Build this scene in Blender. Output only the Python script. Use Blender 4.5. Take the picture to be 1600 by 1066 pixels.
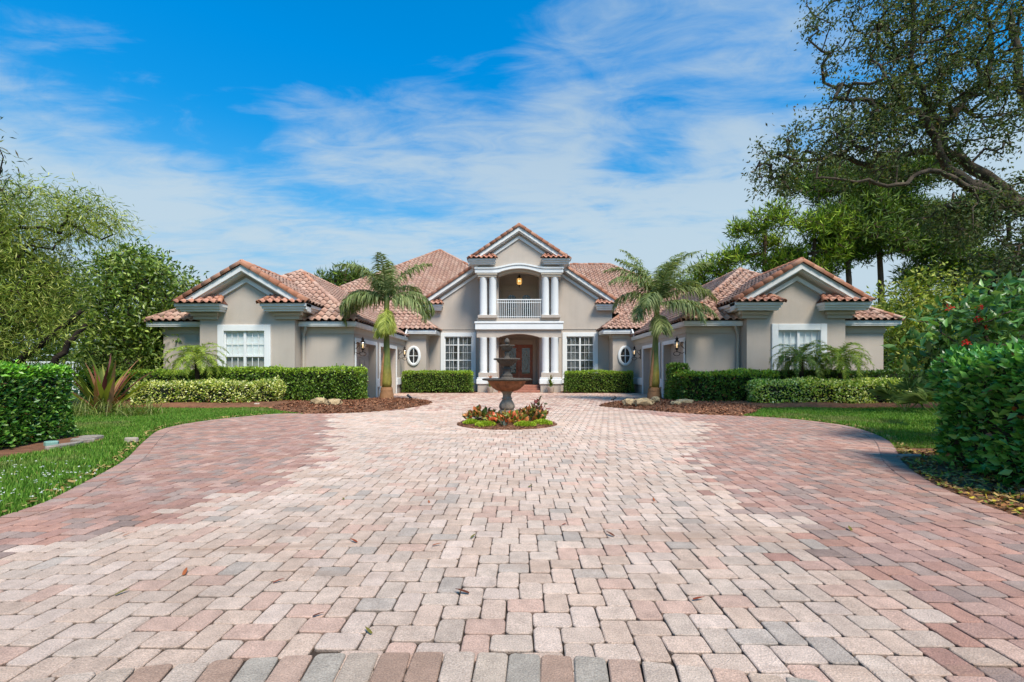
import bpy, math, random
import numpy as np
from mathutils import Vector

for _o in list(bpy.data.objects):
    bpy.data.objects.remove(_o, do_unlink=True)
SC = bpy.context.scene
COL = SC.collection
PI = math.pi

# ------------------------------------------------------------------ camera
cam_d = bpy.data.cameras.new('camera')
cam = bpy.data.objects.new('camera', cam_d)
COL.objects.link(cam)
cam.location = (0, 0, 1.25)
cam.rotation_euler = (math.radians(90), 0, math.radians(0.886))
cam_d.sensor_width = 36.0
cam_d.lens = 16.0
cam_d.shift_y = 0.03
cam_d.clip_start = 0.05
cam_d.clip_end = 3000
SC.camera = cam

# ------------------------------------------------------------------ sun, sky, exposure
SUN_DIR = Vector((0.28, -0.50, 0.82)).normalized()          # towards the sun
sun_d = bpy.data.lights.new('sun', 'SUN')
sun_d.energy = 2.5
sun_d.angle = math.radians(18.0)
sun_d.color = (1.0, 0.91, 0.78)
sun = bpy.data.objects.new('sun', sun_d)
COL.objects.link(sun)
sun.rotation_euler = SUN_DIR.to_track_quat('Z', 'Y').to_euler()
SC.view_settings.view_transform = 'Standard'
SC.view_settings.look = 'None'
SC.view_settings.exposure = 1.28
SC.view_settings.gamma = 1.0
SC.view_settings.use_curve_mapping = False


def S(r, g, b, k=1.0):
    f = lambda c: (c / 255 / 12.92) if c / 255 <= 0.04045 else ((c / 255 + 0.055) / 1.055) ** 2.4
    return (f(r) * k, f(g) * k, f(b) * k, 1.0)


class NT:
    """small helper for node trees"""
    def __init__(self, nt):
        self.nt = nt
        nt.nodes.clear()

    def n(self, t, **kw):
        nd = self.nt.nodes.new(t)
        for k, v in kw.items():
            setattr(nd, k, v)
        return nd

    def l(self, a, b):
        self.nt.links.new(a, b)

    def val(self, sock, v):
        if hasattr(v, 'is_output'):
            self.l(v, sock)
        else:
            sock.default_value = v

    def math(self, op, a, b=0.0, c=None, clamp=False):
        nd = self.n('ShaderNodeMath', operation=op, use_clamp=clamp)
        self.val(nd.inputs[0], a)
        self.val(nd.inputs[1], b)
        if c is not None:
            self.val(nd.inputs[2], c)
        return nd.outputs[0]

    def noise(self, vec, scale, detail=3.0, rough=0.5, dist=0.0):
        nd = self.n('ShaderNodeTexNoise')
        if vec is not None:
            self.l(vec, nd.inputs['Vector'])
        nd.inputs['Scale'].default_value = scale
        nd.inputs['Detail'].default_value = detail
        nd.inputs['Roughness'].default_value = rough
        nd.inputs['Distortion'].default_value = dist
        return nd.outputs['Fac']

    def mix(self, fac, a, b, mode='MIX'):
        nd = self.n('ShaderNodeMix', data_type='RGBA', blend_type=mode)
        self.val(nd.inputs[0], fac)
        self.val(nd.inputs[6], a)
        self.val(nd.inputs[7], b)
        return nd.outputs[2]

    def ramp(self, fac, stops, interp='LINEAR'):
        nd = self.n('ShaderNodeValToRGB')
        nd.color_ramp.interpolation = interp
        els = nd.color_ramp.elements
        while len(els) < len(stops):
            els.new(0.5)
        for e, (p, c) in zip(els, stops):
            e.position = p
            e.color = c if len(c) == 4 else (*c, 1)
        self.l(fac, nd.inputs[0])
        return nd.outputs[0]

    def maprange(self, v, a, b, c=0.0, d=1.0, smooth=False):
        nd = self.n('ShaderNodeMapRange', interpolation_type='SMOOTHSTEP' if smooth else 'LINEAR')
        self.l(v, nd.inputs[0])
        for i, x in enumerate((a, b, c, d)):
            nd.inputs[i + 1].default_value = x
        return nd.outputs[0]


world = bpy.data.worlds.new('World')
SC.world = world
world.use_nodes = True
w = NT(world.node_tree)
sky = w.n('ShaderNodeTexSky', sky_type='NISHITA')
sky.sun_disc = False
sky.sun_elevation = math.asin(SUN_DIR.z)
sky.sun_rotation = math.atan2(SUN_DIR.x, SUN_DIR.y)
sky.air_density = 1.0
sky.dust_density = 0.6
sky.ozone_density = 2.2
tc = w.n('ShaderNodeTexCoord')
sep = w.n('ShaderNodeSeparateXYZ')
w.l(tc.outputs['Generated'], sep.inputs[0])
dx, dy, dz = sep.outputs
zc = w.math('MAXIMUM', dz, 0.0)
# a clear-day gradient deepens the Nishita blue towards the zenith and pales it at the horizon
tint = w.ramp(zc, [(0.0, (0.5, 0.55, 0.55)), (0.12, (0.30, 0.52, 0.60)), (0.30, (0.06, 0.66, 0.86)), (0.55, (0.0, 0.74, 1.12)), (1.0, (0.0, 0.75, 1.1))])
blue = w.mix(1.0, sky.outputs[0], tint, 'MULTIPLY')
# thin high cloud: noise on a plane far overhead, drawn out into streaks
den = w.math('ADD', zc, 0.10)
px = w.math('DIVIDE', dx, den)
py = w.math('DIVIDE', dy, den)
comb = w.n('ShaderNodeCombineXYZ')
w.l(px, comb.inputs[0]); w.l(py, comb.inputs[1])
mp = w.n('ShaderNodeMapping')
w.l(comb.outputs[0], mp.inputs[0])
mp.inputs['Rotation'].default_value = (0, 0, math.radians(24))
mp.inputs['Scale'].default_value = (0.60, 1.25, 1.0)
mp.inputs['Location'].default_value = (3.35, 1.1, 0)
n1 = w.noise(mp.outputs[0], 1.6, 10.0, 0.60, 0.55)
mp2 = w.n('ShaderNodeMapping')
w.l(comb.outputs[0], mp2.inputs[0])
mp2.inputs['Location'].default_value = (0.4, 5.2, 2.0)
n2 = w.noise(mp2.outputs[0], 0.55, 4.0, 0.5, 0.2)
amt = w.math('ADD', w.math('MULTIPLY', n1, 0.62), w.math('MULTIPLY', n2, 0.55))
# more cloud low down and towards the right of the view
lowb = w.maprange(zc, 0.05, 0.60, 0.17, -0.17)
side = w.maprange(dx, -0.05, 0.40, -0.03, 0.03)
amt = w.math('ADD', w.math('ADD', amt, lowb), side)
n3 = w.noise(mp.outputs[0], 5.5, 8.0, 0.62, 1.2)
amt = w.math('ADD', amt, w.math('MULTIPLY', w.math('SUBTRACT', n3, 0.5), 0.26))
# where the photograph's broad cloud banks and clear patches stand in the sky
nrm = w.n('ShaderNodeVectorMath', operation='NORMALIZE')
w.l(tc.outputs['Generated'], nrm.inputs[0])
for d_, rad_, a_ in [((0.19, 0.909, 0.371), 13, 0.08), ((0.349, 0.783, 0.515), 16, 0.11), ((-0.239, 0.885, 0.401), 10, 0.08), ((-0.685, 0.638, 0.352), 9, 0.08), ((-0.541, 0.792, 0.283), 16, 0.07), ((-0.063, 0.874, 0.481), 9, 0.08), ((-0.357, 0.762, 0.541), 17, -0.10), ((0.237, 0.852, 0.466), 5, -0.05), ((-0.61, 0.60, 0.52), 12, -0.08), ((-0.379, 0.809, 0.448), 8, -0.06), ((0.251, 0.901, 0.354), 5, -0.08)]:
    dp = w.n('ShaderNodeVectorMath', operation='DOT_PRODUCT')
    w.l(nrm.outputs[0], dp.inputs[0]); dp.inputs[1].default_value = d_
    amt = w.math('ADD', amt, w.math('MULTIPLY', w.maprange(dp.outputs['Value'], math.cos(math.radians(rad_ * 1.5)), 1.0, 0.0, 1.0, smooth=True), a_))
cl = w.maprange(amt, 0.47, 0.74, 0.0, 0.88, smooth=True)
ccol = w.ramp(zc, [(0.0, (2.45, 2.95, 3.3)), (0.3, (2.4, 2.95, 3.35)), (0.5, (2.0, 2.6, 3.15)), (1.0, (1.7, 2.4, 3.05))])
hz = w.maprange(zc, 0.0, 0.46, 0.92, 0.0, smooth=True)
b2 = w.mix(hz, blue, (1.75, 2.6, 3.1, 1))
fin = w.mix(cl, b2, ccol)
bg = w.n('ShaderNodeBackground')
bg.inputs['Strength'].default_value = 0.097
w.l(fin, bg.inputs['Color'])
wo = w.n('ShaderNodeOutputWorld')
w.l(bg.outputs[0], wo.inputs[0])

# ------------------------------------------------------------------ materials
MATS = {}


def mat(name, col=None, rough=0.7, var=0.0, vscale=3.0, bump=0.0, bscale=60.0, attr=False, spec=0.35, metal=0.0,
        grain=0.0, gscale=300.0, stain=0.0, streak=0.0, tyre=False, emit=None, estr=0.0):
    """stone, plaster, paint...: a Principled surface with procedural colour variation, grain and relief"""
    m = bpy.data.materials.new(name)
    m.use_nodes = True
    t = NT(m.node_tree)
    out = t.n('ShaderNodeOutputMaterial')
    p = t.n('ShaderNodeBsdfPrincipled')
    t.l(p.outputs[0], out.inputs[0])
    p.inputs['Roughness'].default_value = rough
    p.inputs['Specular IOR Level'].default_value = spec
    p.inputs['Metallic'].default_value = metal
    geo = t.n('ShaderNodeNewGeometry')
    pos = geo.outputs['Position']
    if attr:
        a = t.n('ShaderNodeAttribute', attribute_name='col')
        c = a.outputs['Color']
    else:
        rgb = t.n('ShaderNodeRGB')
        rgb.outputs[0].default_value = col
        c = rgb.outputs[0]

    def scalec(c, f):
        nd = t.n('ShaderNodeVectorMath', operation='SCALE')
        t.l(c, nd.inputs[0]); t.l(f, nd.inputs['Scale'])
        return nd.outputs[0]
    if var:
        c = scalec(c, t.maprange(t.noise(pos, vscale, 4.0, 0.6), 0.3, 0.7, 1 - var, 1 + var))
    if grain:
        c = scalec(c, t.maprange(t.noise(pos, gscale, 2.0, 0.7), 0.32, 0.68, 1 - grain, 1 + grain))
    if streak:
        sm = t.n('ShaderNodeMapping'); t.l(pos, sm.inputs[0]); sm.inputs['Scale'].default_value = (1.1, 1.1, 0.12)
        c = scalec(c, t.maprange(t.noise(sm.outputs[0], 1.6, 6.0, 0.65), 0.35, 0.7, 1 + streak * 0.5, 1 - streak))
        sz = t.n('ShaderNodeSeparateXYZ'); t.l(pos, sz.inputs[0])
        f = t.math('MULTIPLY', t.maprange(sz.outputs[2], 0.0, 0.7, 1.0, 0.0, smooth=True), t.maprange(t.noise(pos, 2.5, 5.0, 0.7), 0.3, 0.7, 0.0, streak * 3.0))
        c = t.mix(f, c, (0.13, 0.10, 0.075, 1))
    if stain:
        f = t.maprange(t.noise(pos, 0.9, 6.0, 0.62, 0.6), 0.52, 0.72, 0.0, stain, smooth=True)
        c = t.mix(f, c, (0.16, 0.10, 0.07, 1))
    if tyre:
        c = scalec(c, t.maprange(t.noise(pos, 0.55, 5.0, 0.6), 0.3, 0.7, 0.86, 1.10))
        c = scalec(c, t.maprange(t.noise(pos, 3.2, 6.0, 0.7), 0.3, 0.7, 0.90, 1.08))
        # faint brownish sweeps left by turning tyres
        tm = t.n('ShaderNodeMapping'); t.l(pos, tm.inputs[0]); tm.inputs['Rotation'].default_value = (0, 0, 0.7); tm.inputs['Scale'].default_value = (0.35, 3.2, 1)
        f = t.maprange(t.noise(tm.outputs[0], 0.9, 5.0, 0.6, 0.8), 0.55, 0.69, 0.0, 0.50, smooth=True)
        c = t.mix(f, c, (0.34, 0.21, 0.14, 1))
    t.l(c, p.inputs['Base Color'])
    if bump:
        bn = t.n('ShaderNodeBump')
        bn.inputs['Strength'].default_value = bump
        bn.inputs['Distance'].default_value = 0.02
        t.l(t.noise(pos, bscale, 4.0, 0.6), bn.inputs['Height'])
        t.l(bn.outputs[0], p.inputs['Normal'])
    if emit:
        p.inputs['Emission Color'].default_value = emit
        p.inputs['Emission Strength'].default_value = estr
    MATS[name] = m
    return m


def leafmat(name, trans=0.3, rough=0.42, spec=0.4):
    m = bpy.data.materials.new(name)
    m.use_nodes = True
    t = NT(m.node_tree)
    out = t.n('ShaderNodeOutputMaterial')
    a = t.n('ShaderNodeAttribute', attribute_name='col')
    p = t.n('ShaderNodeBsdfPrincipled')
    p.inputs['Roughness'].default_value = rough
    p.inputs['Specular IOR Level'].default_value = spec
    t.l(a.outputs['Color'], p.inputs['Base Color'])
    tr = t.n('ShaderNodeBsdfTranslucent')
    g = t.mix(1.0, a.outputs['Color'], (1.25, 1.25, 0.55, 1), 'MULTIPLY')
    t.l(g, tr.inputs['Color'])
    mx = t.n('ShaderNodeMixShader')
    mx.inputs[0].default_value = trans
    t.l(p.outputs[0], mx.inputs[1]); t.l(tr.outputs[0], mx.inputs[2])
    t.l(mx.outputs[0], out.inputs[0])
    MATS[name] = m
    return m


def glassmat(name, tint=(0.92, 0.95, 0.95, 1), refl=0.08):
    m = bpy.data.materials.new(name)
    m.use_nodes = True
    t = NT(m.node_tree)
    out = t.n('ShaderNodeOutputMaterial')
    gl = t.n('ShaderNodeBsdfGlossy'); gl.inputs['Roughness'].default_value = 0.02
    tr = t.n('ShaderNodeBsdfTransparent'); tr.inputs[0].default_value = tint
    lw = t.n('ShaderNodeLayerWeight'); lw.inputs[0].default_value = 0.5
    f = t.math('ADD', t.math('MULTIPLY', t.math('POWER', lw.outputs['Facing'], 4.0), 0.8), 0.05 + refl * 0.5, clamp=True)
    mx = t.n('ShaderNodeMixShader')
    t.l(f, mx.inputs[0]); t.l(tr.outputs[0], mx.inputs[1]); t.l(gl.outputs[0], mx.inputs[2])
    t.l(mx.outputs[0], out.inputs[0])
    MATS[name] = m
    return m


M_WALL = mat('wall_stucco', S(188, 175, 163, 0.90), 0.9, 0.05, 0.8, 0.45, 90, grain=0.06, gscale=60, streak=0.06)
M_FRIEZE = mat('frieze_stucco', S(196, 184, 168, 0.80), 0.9, 0.04, 1.0, 0.15, 120)
M_WHITE = mat('white_paint', (0.70, 0.70, 0.69, 1), 0.5, 0.03, 1.5, 0.04, 40, streak=0.05)
M_TRIM = mat('trim_paint', (0.66, 0.66, 0.65, 1), 0.5, 0.04, 1.5, streak=0.08)
M_GARAGE = mat('garage_door_paint', S(194, 177, 162, 0.80), 0.6, 0.03, 2.0)
M_DECK = mat('roof_underlay', S(120, 80, 66, 0.6), 0.95)
M_TILE = mat('clay_tile', attr=True, rough=0.8, var=0.13, vscale=7.0, bump=0.15, bscale=50, grain=0.10, gscale=60, stain=0.20)
M_PAVER = mat('concrete_paver', attr=True, rough=0.92, var=0.15, vscale=11, bump=0.6, bscale=130, grain=0.28, gscale=140, stain=0.28, tyre=True)
M_JOINT = mat('joint_sand', S(78, 62, 50, 0.5), 1.0, 0.25, 6, 0.4, 90)
M_GROUND = mat('ground_soil', S(74, 108, 38, 0.6), 1.0, 0.3, 0.6, 0.3, 30)
M_LAWN = mat('lawn_soil', S(66, 92, 30, 0.55), 1.0, 0.35, 2.5, 0.5, 60)
M_MULCH = mat('bark_mulch', S(130, 88, 62, 0.75), 1.0, 0.35, 5, 0.9, 45, grain=0.4, gscale=60)
M_SLAB = mat('grey_stone', S(158, 146, 134, 0.75), 0.95, 0.3, 9, 0.7, 40, grain=0.2, gscale=60)
M_CHIP = mat('bark_chip', attr=True, rough=0.95, spec=0.2)
M_DARKMETAL = mat('dark_iron', S(48, 40, 36), 0.5, 0.15, 8, metal=0.4)
M_CONC = mat('cast_stone', S(150, 134, 118, 0.8), 0.9, 0.35, 7, 0.6, 60, grain=0.25, gscale=80)
M_CONCD = mat('dark_cast_stone', S(96, 88, 80, 0.8), 0.9, 0.35, 9, 0.6, 60, grain=0.25, gscale=80)
M_RUST = mat('rusty_cast_stone', S(166, 108, 76, 0.75), 0.9, 0.45, 6, 0.5, 60, grain=0.25, gscale=60)
M_ROCK = mat('limestone', S(196, 168, 128, 0.75), 0.95, 0.35, 5, 0.8, 30, grain=0.2, gscale=40)
M_WOOD = mat('mahogany', S(156, 84, 52, 0.9), 0.35, 0.25, 6, 0.05, 40)
M_BRICK = mat('brick_step', S(176, 118, 98, 0.8), 0.9, 0.15, 8, 0.3, 90, grain=0.12, gscale=120)
M_BARK = mat('bark', S(96, 82, 68, 0.6), 1.0, 0.4, 5, 0.9, 22, grain=0.25, gscale=40)
M_BARKD = mat('dark_bark', S(58, 46, 38, 0.6), 1.0, 0.4, 5, 0.8, 25)
M_PINEBARK = mat('pine_bark', S(116, 92, 76, 0.6), 1.0, 0.35, 2.5, 0.8, 12)
M_PALMBASE = mat('palm_trunk_base', S(168, 122, 84, 0.7), 0.9, 0.2, 6, 0.4, 30)
M_SHAFT = mat('palm_crownshaft', attr=True, rough=0.45, var=0.2, vscale=9)
M_LEAF = leafmat('leaf', 0.30, 0.55, 0.22)
M_LEAFG = leafmat('glossy_leaf', 0.24, 0.36, 0.45)
M_NEEDLE = leafmat('needle', 0.2, 0.6, 0.25)
M_GRASS = leafmat('grass_blade', 0.3, 0.6, 0.2)
M_PETAL = leafmat('petal', 0.3, 0.6, 0.2)
M_DARK = mat('unlit_room_black', (0.02, 0.02, 0.022, 1), 0.9)  # near-black colour standing in for unlit rooms behind glass
M_BLIND = mat('white_blind', (0.80, 0.81, 0.80, 1), 0.7)
M_SCREEN = mat('grey_screen', S(172, 170, 164, 0.8), 0.8)
M_SHUTTER = mat('interior_shutter', S(168, 164, 158, 0.85), 0.6)
M_GLASS = glassmat('window_glass')
M_LAMPGLASS = glassmat('lamp_glass', (0.86, 0.80, 0.70, 1), 0.5)
M_BULB = mat('lit_bulb', (1, 0.85, 0.6, 1), 0.5, emit=(1.0, 0.72, 0.40, 1), estr=0.75)
M_AMBER = mat('amber_glass', S(200, 140, 60, 0.8), 0.3, emit=(1.0, 0.55, 0.16, 1), estr=0.35)
M_POT = mat('clay_pot', S(196, 178, 160, 0.8), 0.9, 0.1)
M_TEAL = mat('teal_plastic', S(130, 172, 160, 0.8), 0.5)
M_BLACK = mat('black_plastic', S(40, 44, 50), 0.5)
M_FALLEN = mat('fallen_leaf_brown', attr=True, rough=0.9, spec=0.1)

# ------------------------------------------------------------------ mesh helpers
W = {}                                                   # object name -> world location of its origin


def link(o, parent=None, loc=(0, 0, 0)):
    COL.objects.link(o)
    W[o.name] = Vector(loc)
    if parent is not None:
        o.parent = parent
        o.location = Vector(loc) - W[parent.name]
    else:
        o.location = loc
    return o


def tag(o, label=None, cat=None, group=None, kind=None):
    for k, v in (('label', label), ('category', cat), ('group', group), ('kind', kind)):
        if v:
            o[k] = v
    return o


def thing(name, label, cat, loc, group=None):
    o = bpy.data.objects.new(name, None)
    o.empty_display_size = 0.2
    link(o, None, loc)
    return tag(o, label, cat, group)


def mesh_np(name, V, F, m, parent=None, col=None, smooth=False, loc=None):
    """V (n,3) world coordinates, F (m,k) indices (uniform k) or a list of index lists, col (n,3) per vertex"""
    V = np.asarray(V, dtype=np.float32).reshape(-1, 3)
    if loc is None:
        loc = W[parent.name] if parent is not None else Vector((0, 0, 0))
    V = V - np.array(loc, dtype=np.float32)
    me = bpy.data.meshes.new(name)
    if isinstance(F, np.ndarray):
        k = F.shape[1]
        nf = len(F)
        me.vertices.add(len(V))
        me.vertices.foreach_set('co', V.ravel())
        me.loops.add(nf * k)
        me.loops.foreach_set('vertex_index', F.astype(np.int32).ravel())
        me.polygons.add(nf)
        me.polygons.foreach_set('loop_start', np.arange(nf, dtype=np.int32) * k)
        me.polygons.foreach_set('loop_total', np.full(nf, k, dtype=np.int32))
        me.update(calc_edges=True)
    else:
        me.from_pydata([tuple(v) for v in V.tolist()], [], [list(f) for f in F])
        me.update()
    if smooth:
        me.polygons.foreach_set('use_smooth', np.ones(len(me.polygons), dtype=bool))
    if col is not None:
        c = np.ones((len(V), 4), dtype=np.float32)
        c[:, :3] = np.asarray(col)[:, :3]
        a = me.attributes.new('col', 'FLOAT_COLOR', 'POINT')
        a.data.foreach_set('color', c.ravel())
    me.materials.append(m)
    o = bpy.data.objects.new(name, me)
    return link(o, parent, loc)


class MB:
    """collects simple shapes and builds them as one mesh object"""
    def __init__(self):
        self.v, self.f, self.c = [], [], []
        self.cur = None

    def add(self, vs, fs):
        b = len(self.v)
        self.v += [tuple(x) for x in vs]
        self.f += [[b + i for i in q] for q in fs]
        if self.cur is not None:
            self.c += [self.cur] * len(vs)
        return self

    def box(self, x0, x1, y0, y1, z0, z1):
        x0, x1 = sorted((x0, x1)); y0, y1 = sorted((y0, y1)); z0, z1 = sorted((z0, z1))
        return self.add([(x0, y0, z0), (x1, y0, z0), (x1, y1, z0), (x0, y1, z0), (x0, y0, z1), (x1, y0, z1), (x1, y1, z1), (x0, y1, z1)],
                        [(0, 3, 2, 1), (4, 5, 6, 7), (0, 1, 5, 4), (1, 2, 6, 5), (2, 3, 7, 6), (3, 0, 4, 7)])

    def bbox(self, x0, x1, y0, y1, z0, z1, b=0.01):
        """a box with chamfered edges"""
        x0, x1 = sorted((x0, x1)); y0, y1 = sorted((y0, y1)); z0, z1 = sorted((z0, z1))
        import itertools
        vs, idx = [], {}
        for i, (X, Y, Z) in enumerate(itertools.product((0, 1), repeat=3)):
            sx, sy, sz = (x0, x1)[X], (y0, y1)[Y], (z0, z1)[Z]
            ix, iy, iz = sx + (b if not X else -b), sy + (b if not Y else -b), sz + (b if not Z else -b)
            for a, p in (('x', (sx, iy, iz)), ('y', (ix, sy, iz)), ('z', (ix, iy, sz))):
                idx[(X, Y, Z, a)] = len(vs); vs.append(p)
        fs = []
        for s in (0, 1):
            fs.append([idx[(s, a, c, 'x')] for a, c in ((0, 0), (1, 0), (1, 1), (0, 1))])
            fs.append([idx[(a, s, c, 'y')] for a, c in ((0, 0), (1, 0), (1, 1), (0, 1))])
            fs.append([idx[(a, c, s, 'z')] for a, c in ((0, 0), (1, 0), (1, 1), (0, 1))])
        for p in (0, 1):
            for q in (0, 1):
                fs.append([idx[(p, q, 0, 'x')], idx[(p, q, 1, 'x')], idx[(p, q, 1, 'y')], idx[(p, q, 0, 'y')]])
                fs.append([idx[(p, 0, q, 'x')], idx[(p, 1, q, 'x')], idx[(p, 1, q, 'z')], idx[(p, 0, q, 'z')]])
                fs.append([idx[(0, p, q, 'y')], idx[(1, p, q, 'y')], idx[(1, p, q, 'z')], idx[(0, p, q, 'z')]])
        for X, Y, Z in itertools.product((0, 1), repeat=3):
            fs.append([idx[(X, Y, Z, 'x')], idx[(X, Y, Z, 'y')], idx[(X, Y, Z, 'z')]])
        return self.add(vs, fs)

    def prism(self, poly, a0, a1, axis='y'):
        """polygon in the two other axes extruded along axis"""
        n = len(poly)

        def pt(p, a):
            if axis == 'y': return (p[0], a, p[1])
            if axis == 'x': return (a, p[0], p[1])
            return (p[0], p[1], a)
        vs = [pt(p, a0) for p in poly] + [pt(p, a1) for p in poly]
        fs = [list(range(n))[::-1], list(range(n, 2 * n))] + [[i, (i + 1) % n, n + (i + 1) % n, n + i] for i in range(n)]
        return self.add(vs, fs)

    def strip(self, pa, pb, a0, a1):
        """solid between two polylines in xz (same count), extruded in y"""
        for i in range(len(pa) - 1):
            self.prism([pa[i], pa[i + 1], pb[i + 1], pb[i]], a0, a1)
        return self

    def tube(self, pts, rad, k=8, cap=True):
        pts = [Vector(p) for p in pts]
        if not hasattr(rad, '__len__'):
            rad = [rad] * len(pts)
        vs, fs = [], []
        up = None
        for i, p in enumerate(pts):
            d = (pts[min(i + 1, len(pts) - 1)] - pts[max(i - 1, 0)]).normalized()
            if up is None:
                up = d.orthogonal().normalized()
            else:
                up = (up - d * up.dot(d))
                up = up.normalized() if up.length > 1e-6 else d.orthogonal().normalized()
            s = d.cross(up)
            for j in range(k):
                a = 2 * PI * j / k
                vs.append(p + (up * math.cos(a) + s * math.sin(a)) * rad[i])
        for i in range(len(pts) - 1):
            for j in range(k):
                fs.append([i * k + j, i * k + (j + 1) % k, (i + 1) * k + (j + 1) % k, (i + 1) * k + j])
        if cap:
            fs.append(list(range(k))[::-1])
            fs.append([(len(pts) - 1) * k + j for j in range(k)])
        return self.add(vs, fs)

    def lathe(self, cx, cy, prof, k=24, lobes=0, amp=0.0, lob=(0, 0), squash=1.0):
        vs, fs = [], []
        for r, z in prof:
            for j in range(k):
                a = 2 * PI * j / k
                m = 1 + (amp * abs(math.cos(lobes * a / 2)) - amp * 0.5 if lobes and lob[0] <= z <= lob[1] else 0)
                vs.append((cx + r * m * math.cos(a), cy + r * m * math.sin(a) * squash, z))
        for i in range(len(prof) - 1):
            for j in range(k):
                fs.append([i * k + j, i * k + (j + 1) % k, (i + 1) * k + (j + 1) % k, (i + 1) * k + j])
        fs.append(list(range(k))[::-1])
        fs.append([(len(prof) - 1) * k + j for j in range(k)])
        return self.add(vs, fs)

    def build(self, name, m, parent=None, smooth=False, loc=None):
        o = mesh_np(name, np.array(self.v, dtype=np.float32), self.f, m, parent, self.c if self.c else None, smooth, loc)
        if smooth:
            o.data.set_sharp_from_angle(angle=math.radians(42))
        return o
RNG = np.random.default_rng(7)

# ================================================================== THE HOUSE
house = thing('house', 'large greige stucco house with red tiled roofs, white columns and two garage wings', 'house', (0, 29, 0))

TILES = []            # (roof part, verts(21,3), colour)
RIDGES = []           # (roof part, verts, colour)
TFACES = []
for _r in range(2):
    for _i in range(6):
        TFACES.append([_r * 7 + _i, _r * 7 + _i + 1, (_r + 1) * 7 + _i + 1, (_r + 1) * 7 + _i])
TFACES = np.array(TFACES)
PROF_U = np.array([0.0, 0.12, 0.30, 0.48, 0.60, 0.80, 1.0])
PROF_Z = np.array([0.0, 0.058, 0.082, 0.058, 0.0, -0.020, 0.0])
TPAL = np.array([S(202, 163, 144)[:3], S(192, 150, 130)[:3], S(208, 174, 154)[:3], S(180, 134, 114)[:3], S(194, 150, 128)[:3], S(186, 142, 124)[:3]]) * 0.80
TPAL = (TPAL * 0.55 + TPAL.mean(0) * 0.45) * np.array([1.02, 1.03, 1.04])
RPAL = np.array([S(190, 132, 104)[:3], S(178, 118, 90)[:3], S(200, 146, 120)[:3], S(168, 110, 84)[:3]]) * 0.80


def roof_plane(roof, poly, w_=0.30, e_=0.37, tiles=True, pal=TPAL, warm=0.0):
    """a convex planar slope; poly[0]->poly[1] is the eave. Deck goes to the roof's own mesh, tiles are collected"""
    P = [np.array(p, float) for p in poly]
    u = P[1] - P[0]; u /= np.linalg.norm(u)
    n = np.cross(u, P[2] - P[0]); n /= np.linalg.norm(n)
    if n[2] < 0:
        n = -n
    v = np.cross(n, u)
    if v[2] < 0:
        v = -v
    q = [((p - P[0]) @ u, (p - P[0]) @ v) for p in P]
    vmax = max(b for a, b in q); umin = min(a for a, b in q); umax = max(a for a, b in q)
    DECKS[roof].append([tuple(p - n * 0.02) for p in P])
    if not tiles:
        return

    def span(vv):
        xs = []
        for i in range(len(q)):
            (a0, b0), (a1, b1) = q[i], q[(i + 1) % len(q)]
            if (b0 - vv) * (b1 - vv) <= 0 and abs(b1 - b0) > 1e-9:
                xs.append(a0 + (a1 - a0) * (vv - b0) / (b1 - b0))
        if len(xs) < 2:
            xs = [a for a, b in q if abs(b - vv) < 1e-6] or [0, 0]
        return min(xs), max(xs)
    rows = int(math.ceil(vmax / e_))
    for r in range(rows):
        v0 = r * e_ - 0.05
        v1 = min((r + 1) * e_ + 0.03, vmax)
        s0 = span(max(v0, 0.001)); s1 = span(max(min(v1, vmax - 0.001), 0.001))
        lo, hi = min(s0[0], s1[0]), max(s0[1], s1[1])
        c0 = int(math.floor((lo - umin) / w_)); c1 = int(math.ceil((hi - umin) / w_))
        for c in range(c0, c1):
            ua = umin + c * w_
            us = ua + PROF_U * w_
            ub, ut = np.clip(us, *s0), np.clip(us, *s1)
            if ub[-1] - ub[0] < 0.03 and ut[-1] - ut[0] < 0.03:
                continue
            j = RNG.normal(0, 0.006)
            lift = 0.052 + RNG.normal(0, 0.005)
            top = P[0] + np.outer(ut, u) + v * v1 + np.outer(PROF_Z, n)
            bot = P[0] + np.outer(ub, u) + v * (v0 + j) + np.outer(PROF_Z + lift, n)
            lip = bot - n * 0.017 + v * 0.006
            col = pal[RNG.integers(len(pal))] * RNG.uniform(0.95, 1.05)
            if warm:
                col = col * np.array([1 + warm * 0.4, 1 - warm * 0.2, 1 - warm * 0.4])
            TILES.append((roof, np.concatenate([top, bot, lip]), col))


def ridge_line(roof, p, q, r=0.12, step=0.40, pal=RPAL, mixp=0.0):
    p, q = np.array(p, float), np.array(q, float)
    d = q - p; L = np.linalg.norm(d); d /= L
    s = np.cross(d, [0, 0, 1.0]); s /= np.linalg.norm(s)
    n = np.cross(s, d)
    if n[2] < 0: n = -n
    k = max(1, int(round(L / step)))
    st = L / k
    ang = np.linspace(-0.15 * PI, 1.15 * PI, 8)
    for i in range(k):
        a = p + d * (i * st - 0.03); b = p + d * ((i + 1) * st + 0.02)
        rr = r * (1.0 + RNG.normal(0, 0.03))
        ra = np.stack([a + s * math.cos(t) * rr * 1.10 + n * math.sin(t) * rr * 1.10 for t in ang])
        rb = np.stack([b + s * math.cos(t) * rr * 0.94 + n * math.sin(t) * rr * 0.94 for t in ang])
        rl = np.stack([a + s * math.cos(t) * rr * 0.80 + n * math.sin(t) * rr * 0.80 for t in ang])
        src = pal[RNG.integers(len(pal))] if RNG.random() > mixp else TPAL[RNG.integers(len(TPAL))]
        RIDGES.append((roof, np.concatenate([rb, ra, rl]), src * RNG.uniform(0.88, 1.12)))


DECKS = {}


def new_roof(key):
    DECKS[key] = []
    return key


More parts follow.
